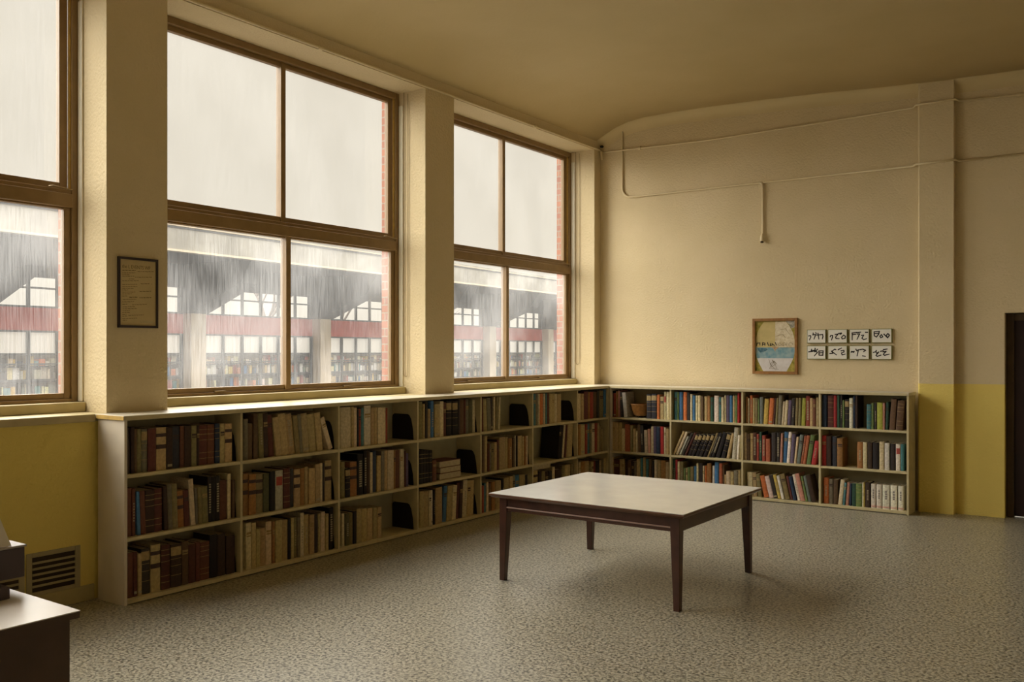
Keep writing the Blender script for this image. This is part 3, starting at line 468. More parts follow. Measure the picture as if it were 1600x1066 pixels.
('B3m','2.487 0.0411 0.309 0 re - 1;2.532 0.0506 0.307 0 db - 1;2.5905 0.0447 0.306 0 nd - 1;2.6404 0.0554 0.292 0 ob - 1;2.8367 0.0513 0.264 0 ob - 1;2.8944 0.039 0.266 0 cr - 1;2.937 0.0454 0.266 0 db - 1;2.9887 0.053 0.267 0 bk - 1;3.0506 0.0447 0.28 0 cr B 1;3.1028 0.0431 0.269 0 wh - 1;3.1547 0.0428 0.265 0 dk - 1;3.205 0.0413 0.265 0 wh R 1;3.2498 0.0296 0.264 0 tl - 1'),
('B3b','2.5011 0.0522 0.266 0 or - 1;2.5585 0.0366 0.256 0 gb - 1;2.6016 0.0419 0.253 0 bn - 1;2.65 0.04 0.257 6 cr - 1;2.6954 0.0222 0.231 5 tl - 0;2.7224 0.0303 0.234 4 pk - 0;2.7613 0.0167 0.229 2 nv - 0;2.7867 0.0383 0.232 0 dg - 1;2.8257 0.0595 0.232 0 gr B 1;2.886 0.011 0.247 0 wh - 0;2.8984 0.0124 0.248 0 ye - 0;2.9171 0.0468 0.251 0 db - 1;2.9715 0.0439 0.242 0 wh S 1;3.0243 0.0488 0.239 0 wh S 1;3.082 0.0666 0.241 0 wh S 1;3.1573 0.0595 0.242 0 wh S 1;3.2268 0.0475 0.24 0 wh S 1'),
]
SP = .030
def cover_outline(t, dp, hard):
    b = min(.003, t * .18) if hard else min(.0012, t * .1); r = min(.006, t * .22)
    arcp = [(t * .5 - t * .5 * math.cos(PI * j / 6), r - r * math.sin(PI * j / 6)) for j in range(7)]
    return arcp + [(t, dp), (t - b, dp), (t - b, r + b), (b, r + b), (0 + b, dp), (0, dp)], b, r
def label_outline(t, r, e, f0=.0, f1=1.0):
    a0, a1 = PI * f0, PI * f1
    o = [(t * .5 - (t * .5 + e) * math.cos(a0 + (a1 - a0) * j / 6), r - (r + e) * math.sin(a0 + (a1 - a0) * j / 6)) for j in range(7)]
    i = [(t * .5 - (t * .5 - .0003) * math.cos(a0 + (a1 - a0) * j / 6), r - (r - .0003) * math.sin(a0 + (a1 - a0) * j / 6)) for j in range(7)]
    return o + i[::-1]
TAN = (.42, .30, .13); DK = (.06, .035, .03); GOLD = (.36, .25, .10); WH = (.40, .34, .22); RED = (.42, .08, .06); GRY = (.28, .25, .22)
def bands(lab, h, rnd):
    if lab == 'T': return [(TAN, [(.74, .94)], 0, 1), (GOLD, [(.28, .29), (.50, .51), (.66, .67)], 0, 1)]
    if lab == 'D': return [(DK, [(.78, .86), (.50, .60)], 0, 1)]
    if lab == 'B': return [(GOLD, [(.16, .17), (.30, .31), (.62, .63), (.76, .775), (.88, .89)], 0, 1)]
    if lab == 'W': return [(WH, [(.20 + .055 * j, .235 + .055 * j) for j in range(12)], .35, .65)]
    if lab == 'R': return [(RED, [(.62, .84)], .2, .8)]
    if lab == 'S': return [((.62, .20, .17), [(.05, .075), (.095, .11)], 0, 1), (GRY, [(.40, .47), (.49, .56), (.58, .66), (.68, .76)], .4, .6)]
    q = rnd.random()
    if q < .22: return [(GOLD if rnd.random() < .5 else DK, [(.70, .73), (.75, .80)], .2, .8)]
    if q < .30: return [(WH, [(.30 + .06 * j, .335 + .06 * j) for j in range(7)], .4, .6)]
    if q < .36: return [(WH, [(.06, .12)], .25, .75)]
    return []
def vary(c, rnd, a=.14):
    f = 1 + rnd.uniform(-a, a); return tuple(max(.004, x * f * (1 + rnd.uniform(-.05, .05))) for x in c)
def xform(vs_, mtx): return [tuple(mtx @ Vector(v)) for v in vs_]
ORD = ['first', 'second', 'third', 'fourth', 'fifth', 'sixth', 'seventh', 'eighth', 'ninth', 'tenth', 'eleventh', 'twelfth', 'thirteenth', 'fourteenth', 'fifteenth', 'sixteenth',
       'seventeenth', 'eighteenth', 'nineteenth', 'twentieth', 'twenty-first', 'twenty-second', 'twenty-third', 'twenty-fourth', 'twenty-fifth', 'twenty-sixth']
BAYL = ['leftmost bay', 'second bay', 'third bay', 'fourth bay', 'fifth bay', 'sixth bay', 'seventh bay']
BAYB = ['corner bay', 'second bay', 'third bay', 'rightmost bay']
ROW = {'t': ('top', S1 + .0112), 'm': ('middle', S2 + .0112), 'b': ('bottom', .0342)}
mass = MB(); MAXH = {}
for key, s in SHELVES:
    side, bay, row = key[0], int(key[1]), key[2]; items = s.split(';'); rnd = random.Random(key)
    for i, it in enumerate(items):
        q = it.split(); p0, t, h = float(q[0]), float(q[1]), float(q[2]); lean = int(q[3]); cc = q[4]; lab = q[5]; big = q[6] == '1'
        rowname, z = ROW[row]
        a = math.radians(lean); hard = rnd.random() < .6 or lab in 'TDBS'
        dp = min(.235, max(.13, h * rnd.uniform(.62, .74))) ; jit = rnd.uniform(0, .012)
        off = 0.0 if lean < 0 else -t
        px_ = p0 + (t * math.cos(a) if lean >= 0 else 0)
        if side == 'L': loc = (-(SP + jit), px_, z); rot = (0, a, PI / 2)
        else: loc = (px_, SP + jit, z); rot = (0, a, 0)
        col = vary(PAL[cc], rnd); ol, b, r = cover_outline(t, dp, hard); ol = [(x + off, y) for x, y in ol]
        MAXH[key] = max(MAXH.get(key, 0), h)
        pz = .003 if hard else .0004
        pg = (b + .0003 + off, t - b - .0003 + off, r + b + .0005, dp - (.004 if hard else .0006), pz, h - pz)
        if not big:
            from mathutils import Euler
            mt = Matrix.Translation(loc) @ Euler(rot).to_matrix().to_4x4()
            tmp = MB().prism(ol, 0, h, 'z', col=col); tmp.box(*pg, col=(.52, .44, .28))
            for (bc, zs, f0, f1) in bands(lab, h, rnd):
                for z0, z1 in zs: tmp.prism([(x + off, y) for x, y in label_outline(t, r, .0006, f0, f1)], z0 * h, z1 * h, 'z', col=bc)
            mass.add(xform(tmp.v, mt), []); n0 = len(mass.v) - len(tmp.v)
            mass.f += [tuple(j + n0 for j in f) for f in tmp.f]; mass.sm += tmp.sm; mass.c += tmp.c
            continue
        root = empty('book', loc, rot)
        o = MB().prism(ol, 0, h, 'z').build('cover', M['cloth'], root); o.color = (*col, 1)
        MB().box(*pg).build('pages', M['pages'], root)
        for (bc, zs, f0, f1) in bands(lab, h, rnd):
            m = MB()
            for z0, z1 in zs: m.prism([(x + off, y) for x, y in label_outline(t, r, .0006, f0, f1)], z0 * h, z1 * h, 'z')
            o = m.build('spine_label', M['cloth'], root); o.color = (*bc, 1)
        size = 'thick' if t > .05 else ('thin' if t < .020 else ('tall' if h > .27 else ('short' if h < .20 else '')))
        lw = ' leaning right' if lean >= 4 else (' leaning left' if lean <= -4 else '')
        nm = ('%s %s book' % (size, NM[cc])).strip() + lw
        if side == 'L':
            tag(root, '%s, %s from left, %s shelf, window bookcase %s' % (nm, ORD[i], rowname, BAYL[bay]), 'book', 'books in the window bookcase')
        else:
            tag(root, '%s, %s from left, %s shelf, back-wall bookcase %s' % (nm, ORD[i], rowname, BAYB[bay]), 'book', 'books in the back wall bookcase')
tag(mass.build('small_books', M['cloth_mass'], fix=False), 'the many thinner books standing between the larger ones on both bookcases', 'books', kind='stuff')
# books lying flat
def lying(cx_, cy_, z, l, w, t, col, rotz, label):
    root = empty('book', (cx_, cy_, z), (0, 0, rotz)); b = .003
    # spine on +Y side of the local frame, fore edge toward -Y
    pts = [(-w / 2, 0), (w / 2, 0), (w / 2, t), (-w / 2, t), (-w / 2, t - b), (w / 2 - b, t - b), (w / 2 - b, b), (-w / 2, b)]
    o = MB().prism(pts, -l / 2, l / 2, 'x').build('cover', M['cloth'], root); o.color = (*col, 1)
    MB().box(-l / 2 + .004, l / 2 - .004, -w / 2 + .005, w / 2 - b - .0004, b + .0003, t - b - .0003).build('pages', M['pages'], root)
    return tag(root, label, 'book', 'books lying flat')
zz = S2 + .0112
for i, (t, l, dx, c, nm) in enumerate(((.058, .315, .0, 'rb', 'bottom of the pile of three'), (.052, .300, .004, 'rb', 'middle of the pile of three'), (.058, .310, -.006, 'mr', 'on top of the pile of three'))):
    lying(-.14, -2.915 + dx, zz, l, .19, t, PAL[c], PI / 2, 'book lying flat, pages out, %s on the window bookcase' % nm); zz += t + .0006
h5 = MAXH['L5b']
lying(-.135, -1.37, .0342 + h5 + .0012, .33, .19, .048, PAL['tn'], PI / 2, 'tan book lying flat on top of the bottom row, sixth window bay')
# ---------------------------------------------------------------- bookends
def bookend(y, z, hgt, label):
    g = empty('bookend', (-.16, y, z)); w = .125
    pts = [(-w, 0), (w, 0)]
    pts = [(-w, .001), (w, .001), (w * .93, hgt * .45), (w * .78, hgt * .80), (w * .62, hgt * .95), (w * .45, hgt), (-w * .80, hgt), (-w * .95, hgt * .95), (-w, hgt * .85)]
    MB().prism(pts, 0, .0025, 'y').build('upright_plate', M['bookend'], g)
    MB().box(-w, w * .95, .0028, .010, 0, .0015).build('foot_plate', M['bookend'], g)
    tag(g, label, 'bookend', 'black metal bookends on the window bookcase')
BE = {'L0t': .86, 'L0m': .8, 'L0b': .8, 'L1t': .8, 'L1m': .8, 'L1b': .8, 'L2t': 1, 'L2m': .8, 'L2b': 1, 'L3t': .8, 'L3m': 1, 'L3b': .8, 'L4t': 1, 'L4m': .8, 'L4b': .7, 'L5t': 1, 'L5m': .8}
for key in BE:
    bay, row = int(key[1]), key[2]; rowname, z = ROW[row]
    hg = .225
    bookend(LY[bay + 1] - .010 - .0115, z, hg, 'black bookend at the right end of the %s shelf, %s' % (rowname, BAYL[bay]) if bay else 'black bookend at right end of the %s shelf, leftmost bay' % rowname)
# ---------------------------------------------------------------- wooden bowl in the corner bay
b = empty('bowl', (.345, .145, S1 + .0112)); tag(b, 'orange-brown wooden bowl between books on the corner top shelf', 'bowl')
MB().lathe([(.001, .022), (.062, .022), (.078, .035), (.098, .09), (.108, .140), (.116, .152), (.118, .160), (.112, .160), (.104, .150), (.092, .095), (.072, .045), (.001, .036)]).build('bowl_body', M['bowl'], b)
for j in range(3):
    t = PI / 2 + j * 2 * PI / 3
    MB().lathe([(.001, 0), (.011, 0), (.013, .024), (.001, .026)], .05 * math.cos(t), -.05 * math.sin(t), 10).build('foot', M['door_frame'], b)
# ---------------------------------------------------------------- low square table
TX0, TX1, TY0, TY1, TZ = 1.480, 2.955, -4.375, -3.020, .612
t = empty('low_table', ((TX0 + TX1) / 2, (TY0 + TY1) / 2, 0)); tag(t, 'low square dark wood table with a white laminate top', 'table')
hx, hy = (TX1 - TX0) / 2, (TY1 - TY0) / 2
MB().box(-hx + .004, hx - .004, -hy + .004, hy - .004, TZ - .004, TZ).build('table_top', M['table_white'], t, bevel=.001)
e = MB(); pr = [(hx, hy)]
# moulded wooden rim: rectangle that steps in underneath
def ring(m, outer, inner, z0, z1):
    (ox, oy), (ix, iy) = outer, inner
    vv = [(-ox, -oy, z1), (ox, -oy, z1), (ox, oy, z1), (-ox, oy, z1), (-ix, -iy, z0), (ix, -iy, z0), (ix, iy, z0), (-ix, iy, z0)]
    m.add(vv, [(0, 1, 2, 3), (7, 6, 5, 4), (0, 4, 5, 1), (1, 5, 6, 2), (2, 6, 7, 3), (3, 7, 4, 0)])
ring(e, (hx, hy), (hx, hy), TZ - .013, TZ - .0045); ring(e, (hx, hy), (hx - .02, hy - .02), TZ - .030, TZ - .0135)
e.build('table_rim', M['table_edge'], t)
lx, ly, lw = hx - .055, hy - .055, .062
for sx in (-1, 1):
    for sy in (-1, 1):
        cx_, cy_ = sx * lx, sy * ly
        def rect(w0, w1, d0, z): # inner faces taper
            xo, yo = cx_ + sx * .0, cy_
            return [(cx_, cy_, z), (cx_ - sx * w0, cy_, z), (cx_ - sx * w0, cy_ - sy * w0, z), (cx_, cy_ - sy * w0, z)]
        A, B_, C_ = rect(lw, 0, 0, TZ - .032), rect(lw, 0, 0, TZ - .135), rect(lw * .66, 0, 0, 0)
        MB().add(A + B_ + C_, [(0, 1, 2, 3), (0, 4, 5, 1), (1, 5, 6, 2), (2, 6, 7, 3), (3, 7, 4, 0), (4, 8, 9, 5), (5, 9, 10, 6), (6, 10, 11, 7), (7, 11, 8, 4), (11, 10, 9, 8)]).build('leg', M['mahogany'], t, bevel=.003)
az0, az1 = TZ - .125, TZ - .031
for sy in (-1, 1):
    y = sy * (ly - .010)
    a_ = MB().box(-lx + lw, lx - lw, min(y, y - sy * .02), max(y, y - sy * .02), az0, az1).build('apron', M['mahogany'], t)
    yy = sy * (ly - .003); MB().tube([(-lx + lw, yy, az0 + .027), (lx - lw, yy, az0 + .027)], .005, 8).build('bead_moulding', M['bead_pink'], a_)
for sx in (-1, 1):
    x = sx * (lx - .010)
    MB().box(min(x, x - sx * .02), max(x, x - sx * .02), -ly + lw, ly - lw, az0, az1).build('apron', M['mahogany'], t)
# ---------------------------------------------------------------- desk at the left front
dk = empty('desk', (2.39, -7.835, 0)); tag(dk, 'front desk with a pale top and dark brown panels, bottom left corner', 'desk')
MB().box(-1.30, 0, -1.75, 0, .7465, .75).build('desktop', M['desk_top'], dk)
MB().box(-1.30, -.001, -1.75, -.001, .726, .7462).build('desktop_edge', M['desk_body'], dk)
MB().box(-1.26, -.040, -1.70, -.014, .02, .7255).build('desk_body', M['desk_body'], dk)
MB().box(-1.24, -.05, -1.68, -.05, 0, .02).build('plinth', M['box_dark'], dk)
bx = empty('desktop_machine', (1.80, -8.05, .75)); tag(bx, 'plum-grey box-shaped machine with a pale lid standing on the desk', 'machine')
MB().box(-.15, .26, -.35, .150, .0, .042).build('base', M['box_dark'], bx, bevel=.003)
MB().box(-.25, .16, -.35, .250, .0425, .150).build('housing', M['box_dark'], bx, bevel=.003)
MB().box(-.25, .165, -.35, .255, .1505, .158).build('lid', M['box_light'], bx, bevel=.002)
cd = empty('tent_card', (1.885, -7.895, .9085)); tag(cd, 'small folded white card standing on the desk machine', 'card')
MB().add([(.06, -.10, 0), (.06, .055, 0), (.02, .035, .095), (.02, -.10, .095), (.058, -.10, 0), (.058, .055, 0), (.018, .035, .095), (.018, -.10, .095)],
         [(0, 1, 2, 3), (7, 6, 5, 4), (0, 4, 5, 1), (1, 5, 6, 2), (2, 6, 7, 3), (3, 7, 4, 0)]).build('front_leaf', M['card'], cd)
MB().add([(-.02, -.10, 0), (-.02, .055, 0), (.017, .035, .095), (.017, -.10, .095), (-.022, -.10, 0), (-.022, .055, 0), (.015, .035, .095), (.015, -.10, .095)],
         [(0, 1, 2, 3), (7, 6, 5, 4), (0, 4, 5, 1), (1, 5, 6, 2), (2, 6, 7, 3), (3, 7, 4, 0)]).build('back_leaf', M['card'], cd)
MB().add([(.0515, -.055, .022), (.0515, -.022, .022), (.0440, -.022, .040), (.0440, -.055, .040)], [(0, 1, 2, 3)]).build('printed_mark', M['ink'], cd)
# ---------------------------------------------------------------- poster on the pillar
ps = empty('framed_notice', (XP, -5.9135, 1.76)); tag(ps, 'dark framed yellowed notice of text lines hung on the pillar', 'notice')
W2, HH = .1465, .472
MB().box(0, .018, -W2, -W2 + .014, 0, HH).box(0, .018, W2 - .014, W2, 0, HH).box(0, .018, -W2 + .014, W2 - .014, 0, .016).box(0, .018, -W2 + .014, W2 - .014, HH - .016, HH).build('frame', M['poster_frame'], ps)
MB().box(.001, .008, -W2 + .014, W2 - .014, .016, HH - .016).build('paper', M['poster'], ps)
tx = MB()
lines = [(180, 345, 268), (365, 570, 285), (180, 350, 300), (180, 275, 322), (180, 325, 345), (335, 550, 358), (260, 335, 380), (180, 380, 403), (180, 360, 450), (405, 515, 445), (540, 550, 450), (180, 370, 478), (180, 325, 502),
         (180, 250, 522), (180, 340, 550), (390, 535, 543), (180, 300, 572), (175, 240, 600), (265, 370, 615), (390, 540, 625), (185, 350, 645), (180, 330, 675), (180, 240, 705), (300, 480, 715), (185, 345, 740), (185, 365, 765),
         (185, 270, 790), (180, 270, 812), (180, 230, 835), (180, 235, 858), (255, 445, 852), (180, 370, 890), (185, 235, 912)]
rn = random.Random(5)
def pm(x, y): return (-W2 + .014 + (x - 150) / 445. * (2 * W2 - .028), HH - .016 - (y - 125 - (x - 150) * .08) / 850. * (HH - .032))
for x0, x1, y in lines:
    x = x0; th = .0036 if y not in (615, 625) else .0055
    while x < x1 - 6:
        w = min(rn.uniform(12, 38), x1 - x); a0 = pm(x, y); a1 = pm(x + w, y)
        tx.box(.008, .0084, a0[0], a1[0], a0[1] - th, a0[1]); x += w + 7
tx.build('text_lines', M['poster_ink'], ps)
def text(s, size, loc, rot, m, parent, name, sx=1):
    c = bpy.data.curves.new(name, 'FONT'); c.body = s; c.size = size; c.extrude = .0002
    c.materials.append(m); tmp_ = bpy.data.objects.new(name, c); COL.objects.link(tmp_); bpy.context.view_layer.update(); me = bpy.data.meshes.new_from_object(tmp_); bpy.data.objects.remove(tmp_); o = bpy.data.objects.new(name, me); COL.objects.link(o); o.parent = parent; o.location = loc; o.rotation_euler = rot; o.scale = (sx, 1, 1); return o
tp = pm(178, 240); text('the L EVENTS WP', .034, (.0083, tp[0], tp[1]), (PI / 2, 0, PI / 2), M['poster_ink'], ps, 'title_lettering', .80)
tp = pm(392, 965); MB().box(.008, .0084, tp[0], tp[0] + .10, tp[1] + .003, tp[1] + .020).build('corner_stamp', M['ledge'], ps)
# ---------------------------------------------------------------- painting
pt = empty('framed_painting', (1.88, YB, 1.352)); tag(pt, 'wood framed abstract painting of a cut oval with a blue band', 'painting')
PW, PH = .252, .615
MB().box(-PW, -PW + .030, -.03, 0, 0, PH).box(PW - .030, PW, -.03, 0, 0, PH).box(-PW + .030, PW - .030, -.03, 0, 0, .030).box(-PW + .030, PW - .030, -.03, 0, PH - .030, PH).build('frame', M['oak'], pt, bevel=.002)
def am(x, y): return (-PW + .030 + (x - 170) / 615. * (2 * PW - .060), PH - .030 - (y - 115) / 812. * (PH - .060))
def flat(name, poly, yoff, m):
    q = [am(*p) for p in poly]; return MB().prism(q, -.010 - yoff, -.010 - yoff + .0006, 'y').build(name, m, pt)
MB().box(-PW + .030, PW - .030, -.010, -.002, .030, PH - .030).build('canvas', art('mossy green paint', (.22, .20, .03), (.42, .33, .07), 28), pt)
flat('paint_corner', [(640, 118), (783, 118), (783, 215), (730, 240), (690, 170)], .0004, art('grey corner paint', (.52, .47, .38), (.20, .20, .15), 40))
HWT = [(125, 170), (200, 225), (300, 275), (400, 300), (520, 306), (620, 303), (700, 288), (780, 255), (860, 215), (925, 180)]
def hw(y):
    for (a, b), (c, d_) in zip(HWT, HWT[1:]):
        if a <= y <= c: return b + (d_ - b) * (y - a) / (c - a)
    return HWT[-1][1]
def band(y0, y1, xl=None, xr=None):
    yy = [y0 + (y1 - y0) * j / 10 for j in range(11)]
    L_ = [(max(474 - hw(y), xl) if xl is not None else 474 - hw(y), y) for y in yy]; R_ = [(min(474 + hw(y), xr) if xr is not None else 474 + hw(y), y) for y in yy]
    return L_ + R_[::-1]
flat('paint_left_panel', band(125, 540, None, 480), .0008, art('straw paint', (.58, .46, .20), (.50, .40, .16), 12))
flat('paint_right_panel', band(125, 545, 480, None), .0008, art('pale sketched paint', (.72, .64, .47), (.56, .46, .28), 35))
flat('paint_blue_band', band(540, 715), .0008, art('dusty blue paint', (.15, .30, .35), (.32, .42, .42), 22))
flat('paint_white_foot', band(715, 925), .0008, art('white paint', (.66, .62, .60), (.60, .56, .52), 20))
flat('paint_dark_patch', [(200, 548), (330, 545), (365, 570), (330, 600), (250, 625), (215, 590)], .0018, art('deep teal paint', (.05, .13, .17), (.14, .24, .28), 40))
flat('paint_peach_patch', [(430, 540), (470, 520), (530, 545), (485, 580), (480, 610), (462, 570)], .0018, art('peach paint', (.55, .36, .20), (.25, .20, .14), 60))
def strokes(m, polys, tr, wd_, y0):
    for pl in polys:
        for (a, b) in zip(pl, pl[1:]):
            A, B_ = Vector(tr(*a)), Vector(tr(*b)); dd = (B_ - A)
            if dd.length < 1e-6: continue
            nn = Vector((-dd.y, dd.x)).normalized() * wd_ / 2; e_ = dd.normalized() * wd_ * .3
            q = [A - e_ + nn, A - e_ - nn, B_ + e_ - nn * .8, B_ + e_ + nn * .8]
            m.prism([tuple(x) for x in q], y0, y0 + .0005, 'y')
m = MB(); strokes(m, [[(190, 510), (195, 470), (240, 465), (240, 505)], [(280, 510), (285, 460), (320, 470), (320, 510)], [(285, 488), (315, 492)], [(360, 460), (375, 510)], [(410, 475), (400, 510), (440, 500)], [(430, 480), (470, 510)], [(480, 460), (500, 505)]], am, .0095, -.0125)
m.build('dark_lettering', M['ink'], pt)
m = MB(); strokes(m, [[(530, 480), (540, 510), (580, 500), (560, 470), (530, 480)], [(600, 470), (595, 510), (640, 500), (630, 460), (600, 470)], [(660, 455), (650, 510)], [(690, 505), (700, 465), (745, 470), (745, 505)], [(520, 350), (600, 330), (640, 390)], [(560, 260), (640, 240), (700, 330)]], am, .003, -.0125)
m.build('faint_lettering', M['poster_ink'], pt)
m = MB(); strokes(m, [[(380, 730), (420, 860), (500, 800), (430, 740), (510, 880), (390, 880), (470, 760), (400, 800), (480, 900), (540, 890)]], am, .0035, -.0125)
m.build('pencil_scribble', M['poster_ink'], pt)
# ---------------------------------------------------------------- eight calligraphy tiles
TR = [(85, 135, 395, 365), (445, 135, 770, 365), (820, 135, 1145, 365), (1198, 135, 1540, 365)]
TS = [
 [[(105, 240), (140, 235), (145, 260), (120, 315)], [(175, 220), (230, 215), (200, 300)], [(185, 185), (190, 210)], [(230, 180), (245, 200)], [(245, 225), (310, 220)], [(270, 190), (285, 300)], [(310, 220), (350, 215), (358, 250), (345, 300)]],
 [[(475, 260), (490, 235), (520, 235), (520, 265), (500, 320)], [(565, 220), (620, 210), (575, 265), (580, 290), (640, 295)], [(625, 200), (680, 190)], [(650, 215), (685, 205)], [(720, 230), (680, 270), (690, 300), (740, 290), (748, 255), (720, 230)]],
 [[(860, 195), (860, 320)], [(855, 195), (940, 185)], [(865, 225), (930, 215)], [(940, 190), (1010, 180)], [(950, 215), (990, 210), (945, 310)], [(1020, 240), (1060, 235), (1030, 290), (1060, 315), (1110, 300)], [(1090, 185), (1130, 185)]],
 [[(1235, 180), (1330, 170), (1320, 215), (1280, 270), (1240, 250), (1235, 180)], [(1250, 210), (1310, 205)], [(1370, 230), (1340, 255), (1355, 285), (1390, 270), (1370, 230)], [(1410, 220), (1480, 290)], [(1480, 210), (1510, 240), (1480, 285), (1450, 250), (1480, 210)]],
 [[(105, 240), (240, 220)], [(160, 190), (150, 220), (220, 205)], [(220, 170), (215, 240), (265, 190)], [(230, 220), (260, 250), (205, 315)], [(285, 225), (360, 220), (355, 300), (290, 300), (285, 225)], [(300, 260), (345, 255)]],
 [[(470, 270), (530, 265), (500, 225), (590, 295)], [(520, 220), (560, 190), (580, 200)], [(620, 200), (680, 170)], [(670, 220), (720, 210), (725, 240), (680, 260), (690, 295), (745, 280)]],
 [[(840, 245), (900, 230)], [(850, 230), (890, 250)], [(925, 190), (940, 220), (970, 200), (945, 315)], [(990, 200), (1050, 190)], [(1050, 195), (1095, 210), (1060, 235)], [(1040, 310), (1090, 320)]],
 [[(1220, 250), (1270, 235)], [(1275, 210), (1270, 250)], [(1280, 265), (1320, 240), (1270, 300), (1290, 320), (1360, 295)], [(1350, 230), (1400, 220)], [(1400, 200), (1470, 190)], [(1395, 240), (1450, 230), (1400, 280), (1420, 300), (1505, 280)]]]
POSN = ['leftmost', 'second', 'third', 'rightmost']
for j in range(8):
    c, r_ = j % 4, j // 4; x0 = 2.235 + c * .2215; z0 = 1.690 - r_ * .172; w, h = .200, .146
    g = empty('calligraphy_tile', (x0, YB, z0)); tag(g, 'small white tile with black brushed characters, %s in the %s row' % (POSN[c], ('upper', 'lower')[r_]), 'tile', 'white calligraphy tiles on the back wall')
    MB().box(0, w, -.028, 0, 0, h).build('backing', M['tile_side'], g, bevel=.002)
    MB().box(.006, w - .006, -.0295, -.0283, .006, h - .006).build('white_face', M['tile_face'], g)
    T = TR[c]; tr = lambda x, y, T=T: (.006 + (x - T[0]) / (T[2] - T[0]) * (w - .012), h - .006 - (y - T[1]) / (T[3] - T[1]) * (h - .012))
    m = MB(); strokes(m, TS[j], tr, .0118, -.0302); m.build('brushed_characters', M['ink'], g)
# ---------------------------------------------------------------- outside: the library wing across the yard
structure(MB().box(-90, -.86, -60, 90, -.35, -.12).build('ground', M['ground']))
D0 = 22.0; CXc, CYc = 5.262, -9.443
# facade line: column k stands at (x, y); it runs slightly away from our wall
def colp(kk): return Vector((CXc - D0 * (1 + .016 * kk), CYc + D0 * (.705 + .2307 * kk), 0))
o0 = colp(0); dv = (colp(1) - o0); LB = dv.length; ang = math.atan2(dv.y, dv.x)
bl = empty('library_wing', (o0.x, o0.y, 0), (0, 0, ang)); tag(bl, 'concrete library wing with red band and gridded glazing seen through windows', 'building')
# local +X along the facade, local -Y toward our windows
A_, Z_ = -3.2 * LB, 10.2 * LB
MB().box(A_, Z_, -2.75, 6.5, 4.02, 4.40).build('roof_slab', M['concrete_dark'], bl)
MB().box(A_, Z_, -2.95, -2.75, 3.98, 4.66).build('roof_fascia', M['concrete'], bl)
MB().box(A_, Z_, -2.97, -2.949, 4.585, 4.61).box(A_, Z_, -2.97, -2.949, 3.98, 4.03).build('fascia_edge', M['column'], bl)
MB().box(A_, Z_, -2.965, -2.949, 4.535, 4.560).build('drip_line', M['concrete_dark'], bl)
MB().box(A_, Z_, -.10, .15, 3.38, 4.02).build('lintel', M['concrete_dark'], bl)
for kk in range(-3, 11):
    x = kk * LB - (.80 if kk < 0 else 0)
    MB().box(x - .25, x + .25, -.35, .15, -.12, 2.66).build('column', M['column'], bl)
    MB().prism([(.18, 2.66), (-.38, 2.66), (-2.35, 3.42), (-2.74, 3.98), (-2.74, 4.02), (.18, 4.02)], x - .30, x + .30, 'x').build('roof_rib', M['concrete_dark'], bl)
MB().box(A_, Z_, 0, .06, 2.10, 2.66).build('red_band', M['red_band'], bl)
mu_ = MB(); step = LB / 7
n_ = int((Z_ - A_) / step)
for i in range(n_ + 1):
    x = A_ + i * step; mu_.box(x - .035, x + .035, -.02, .05, .0, 2.10).box(x - .035, x + .035, -.02, .05, 2.66, 3.38)
for z in (2.08, 1.54, 2.67, 3.12, 1.30, .92, .56): mu_.box(A_, Z_, -.015, .045, z - .022, z + .022)
mu_.build('glazing_grid', M['mullion'], bl)
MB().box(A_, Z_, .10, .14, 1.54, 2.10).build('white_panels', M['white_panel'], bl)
MB().box(A_, Z_, .42, .50, -.12, 2.6).build('inner_wall', M['inner'], bl)
MB().box(A_, Z_, 6.3, 6.5, -.12, 2.6).build('far_wall', M['concrete'], bl)
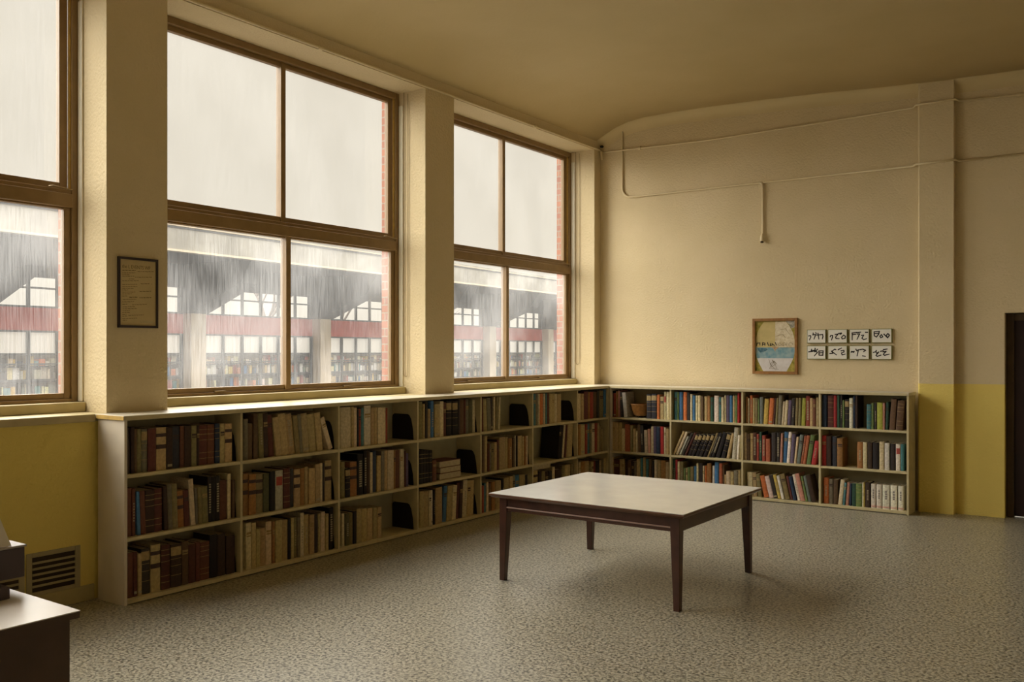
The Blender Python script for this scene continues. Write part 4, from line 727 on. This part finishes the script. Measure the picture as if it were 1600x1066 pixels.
# shelf boards and the books in the wing: too many and too small to count
sb = MB()
for z in (.10, .50, .88, 1.24): sb.box(A_, Z_, .12, .42, z - .015, z + .015)
sb.build('shelf_boards', M['shelf_dark'], bl)
fb = MB(); rn = random.Random(3); pc = [PAL[c] for c in ('cr', 'wh', 'tn', 'pw', 'lp', 'or', 'rd', 'bl', 'dk', 'bk', 'ye', 'gg', 'cr', 'wh', 'wh', 'lg', 'lg', 'pk', 'nv', 'tl')]
ca_, sa_ = math.cos(ang), math.sin(ang)
for z in (.115, .515, .895, 1.255):
    x = A_ + .05
    while x < Z_ - .2:
        w = rn.uniform(.03, .16); h = rn.uniform(.20, .335) if z < 1.2 else rn.uniform(.08, .24)
        if rn.random() < .90: fb.box(x, x + w, .16, .40, z + .002, z + h, col=tuple(min(.85, q_ * 1.35) for q_ in vary(rn.choice(pc), rn)))  # book colours lifted in place of the wing's indoor light
        x += w + rn.uniform(.0, .05)
fb.v = [(o0.x + x * ca_ - y * sa_, o0.y + x * sa_ + y * ca_, z) for x, y, z in fb.v]
tag(fb.build('distant_books', M['cloth_mass'], fix=False), 'distant shelves full of books inside the wing across the yard', 'books', kind='stuff')
# bare trees behind the clerestory
def tree(x, y, h, seed, label):
    rn = random.Random(seed); m = MB()
    def br(p, d, l, r, lv):
        pts = [p]; q = Vector(p); dd = Vector(d)
        for _ in range(4):
            dd = (dd + Vector((rn.uniform(-.22, .22), rn.uniform(-.22, .22), rn.uniform(-.05, .18)))).normalized(); q = q + dd * l / 4; pts.append(tuple(q))
        m.tube(pts, [r, r * .9, r * .78, r * .66, r * .5], 5, caps=False)
        if lv > 0:
            for _ in range(4 if lv > 1 else 3):
                s_ = Vector(pts[rn.choice((2, 3, 4))]); nd = (dd + Vector((rn.uniform(-1, 1), rn.uniform(-1, 1), rn.uniform(-.1, .7)))).normalized()
                br(tuple(s_), tuple(nd), l * .68, r * .5, lv - 1)
    br((x, y, -.12), (0, 0, 1), h * .36, .17, 4)
    tag(m.build('bare_tree', M['bark'], fix=False), label, 'tree', 'bare trees beyond the library wing')
for i, (kk, off) in enumerate(((-.4, 11), (1.1, 12), (2.4, 11), (3.6, 12.5), (5.0, 12))):
    q = o0 + dv * kk + Vector((-off, 0, 0))
    tree(q.x, q.y, 8.5, 20 + i, 'bare branched tree beyond the library wing, %s from the left' % ORD[i])
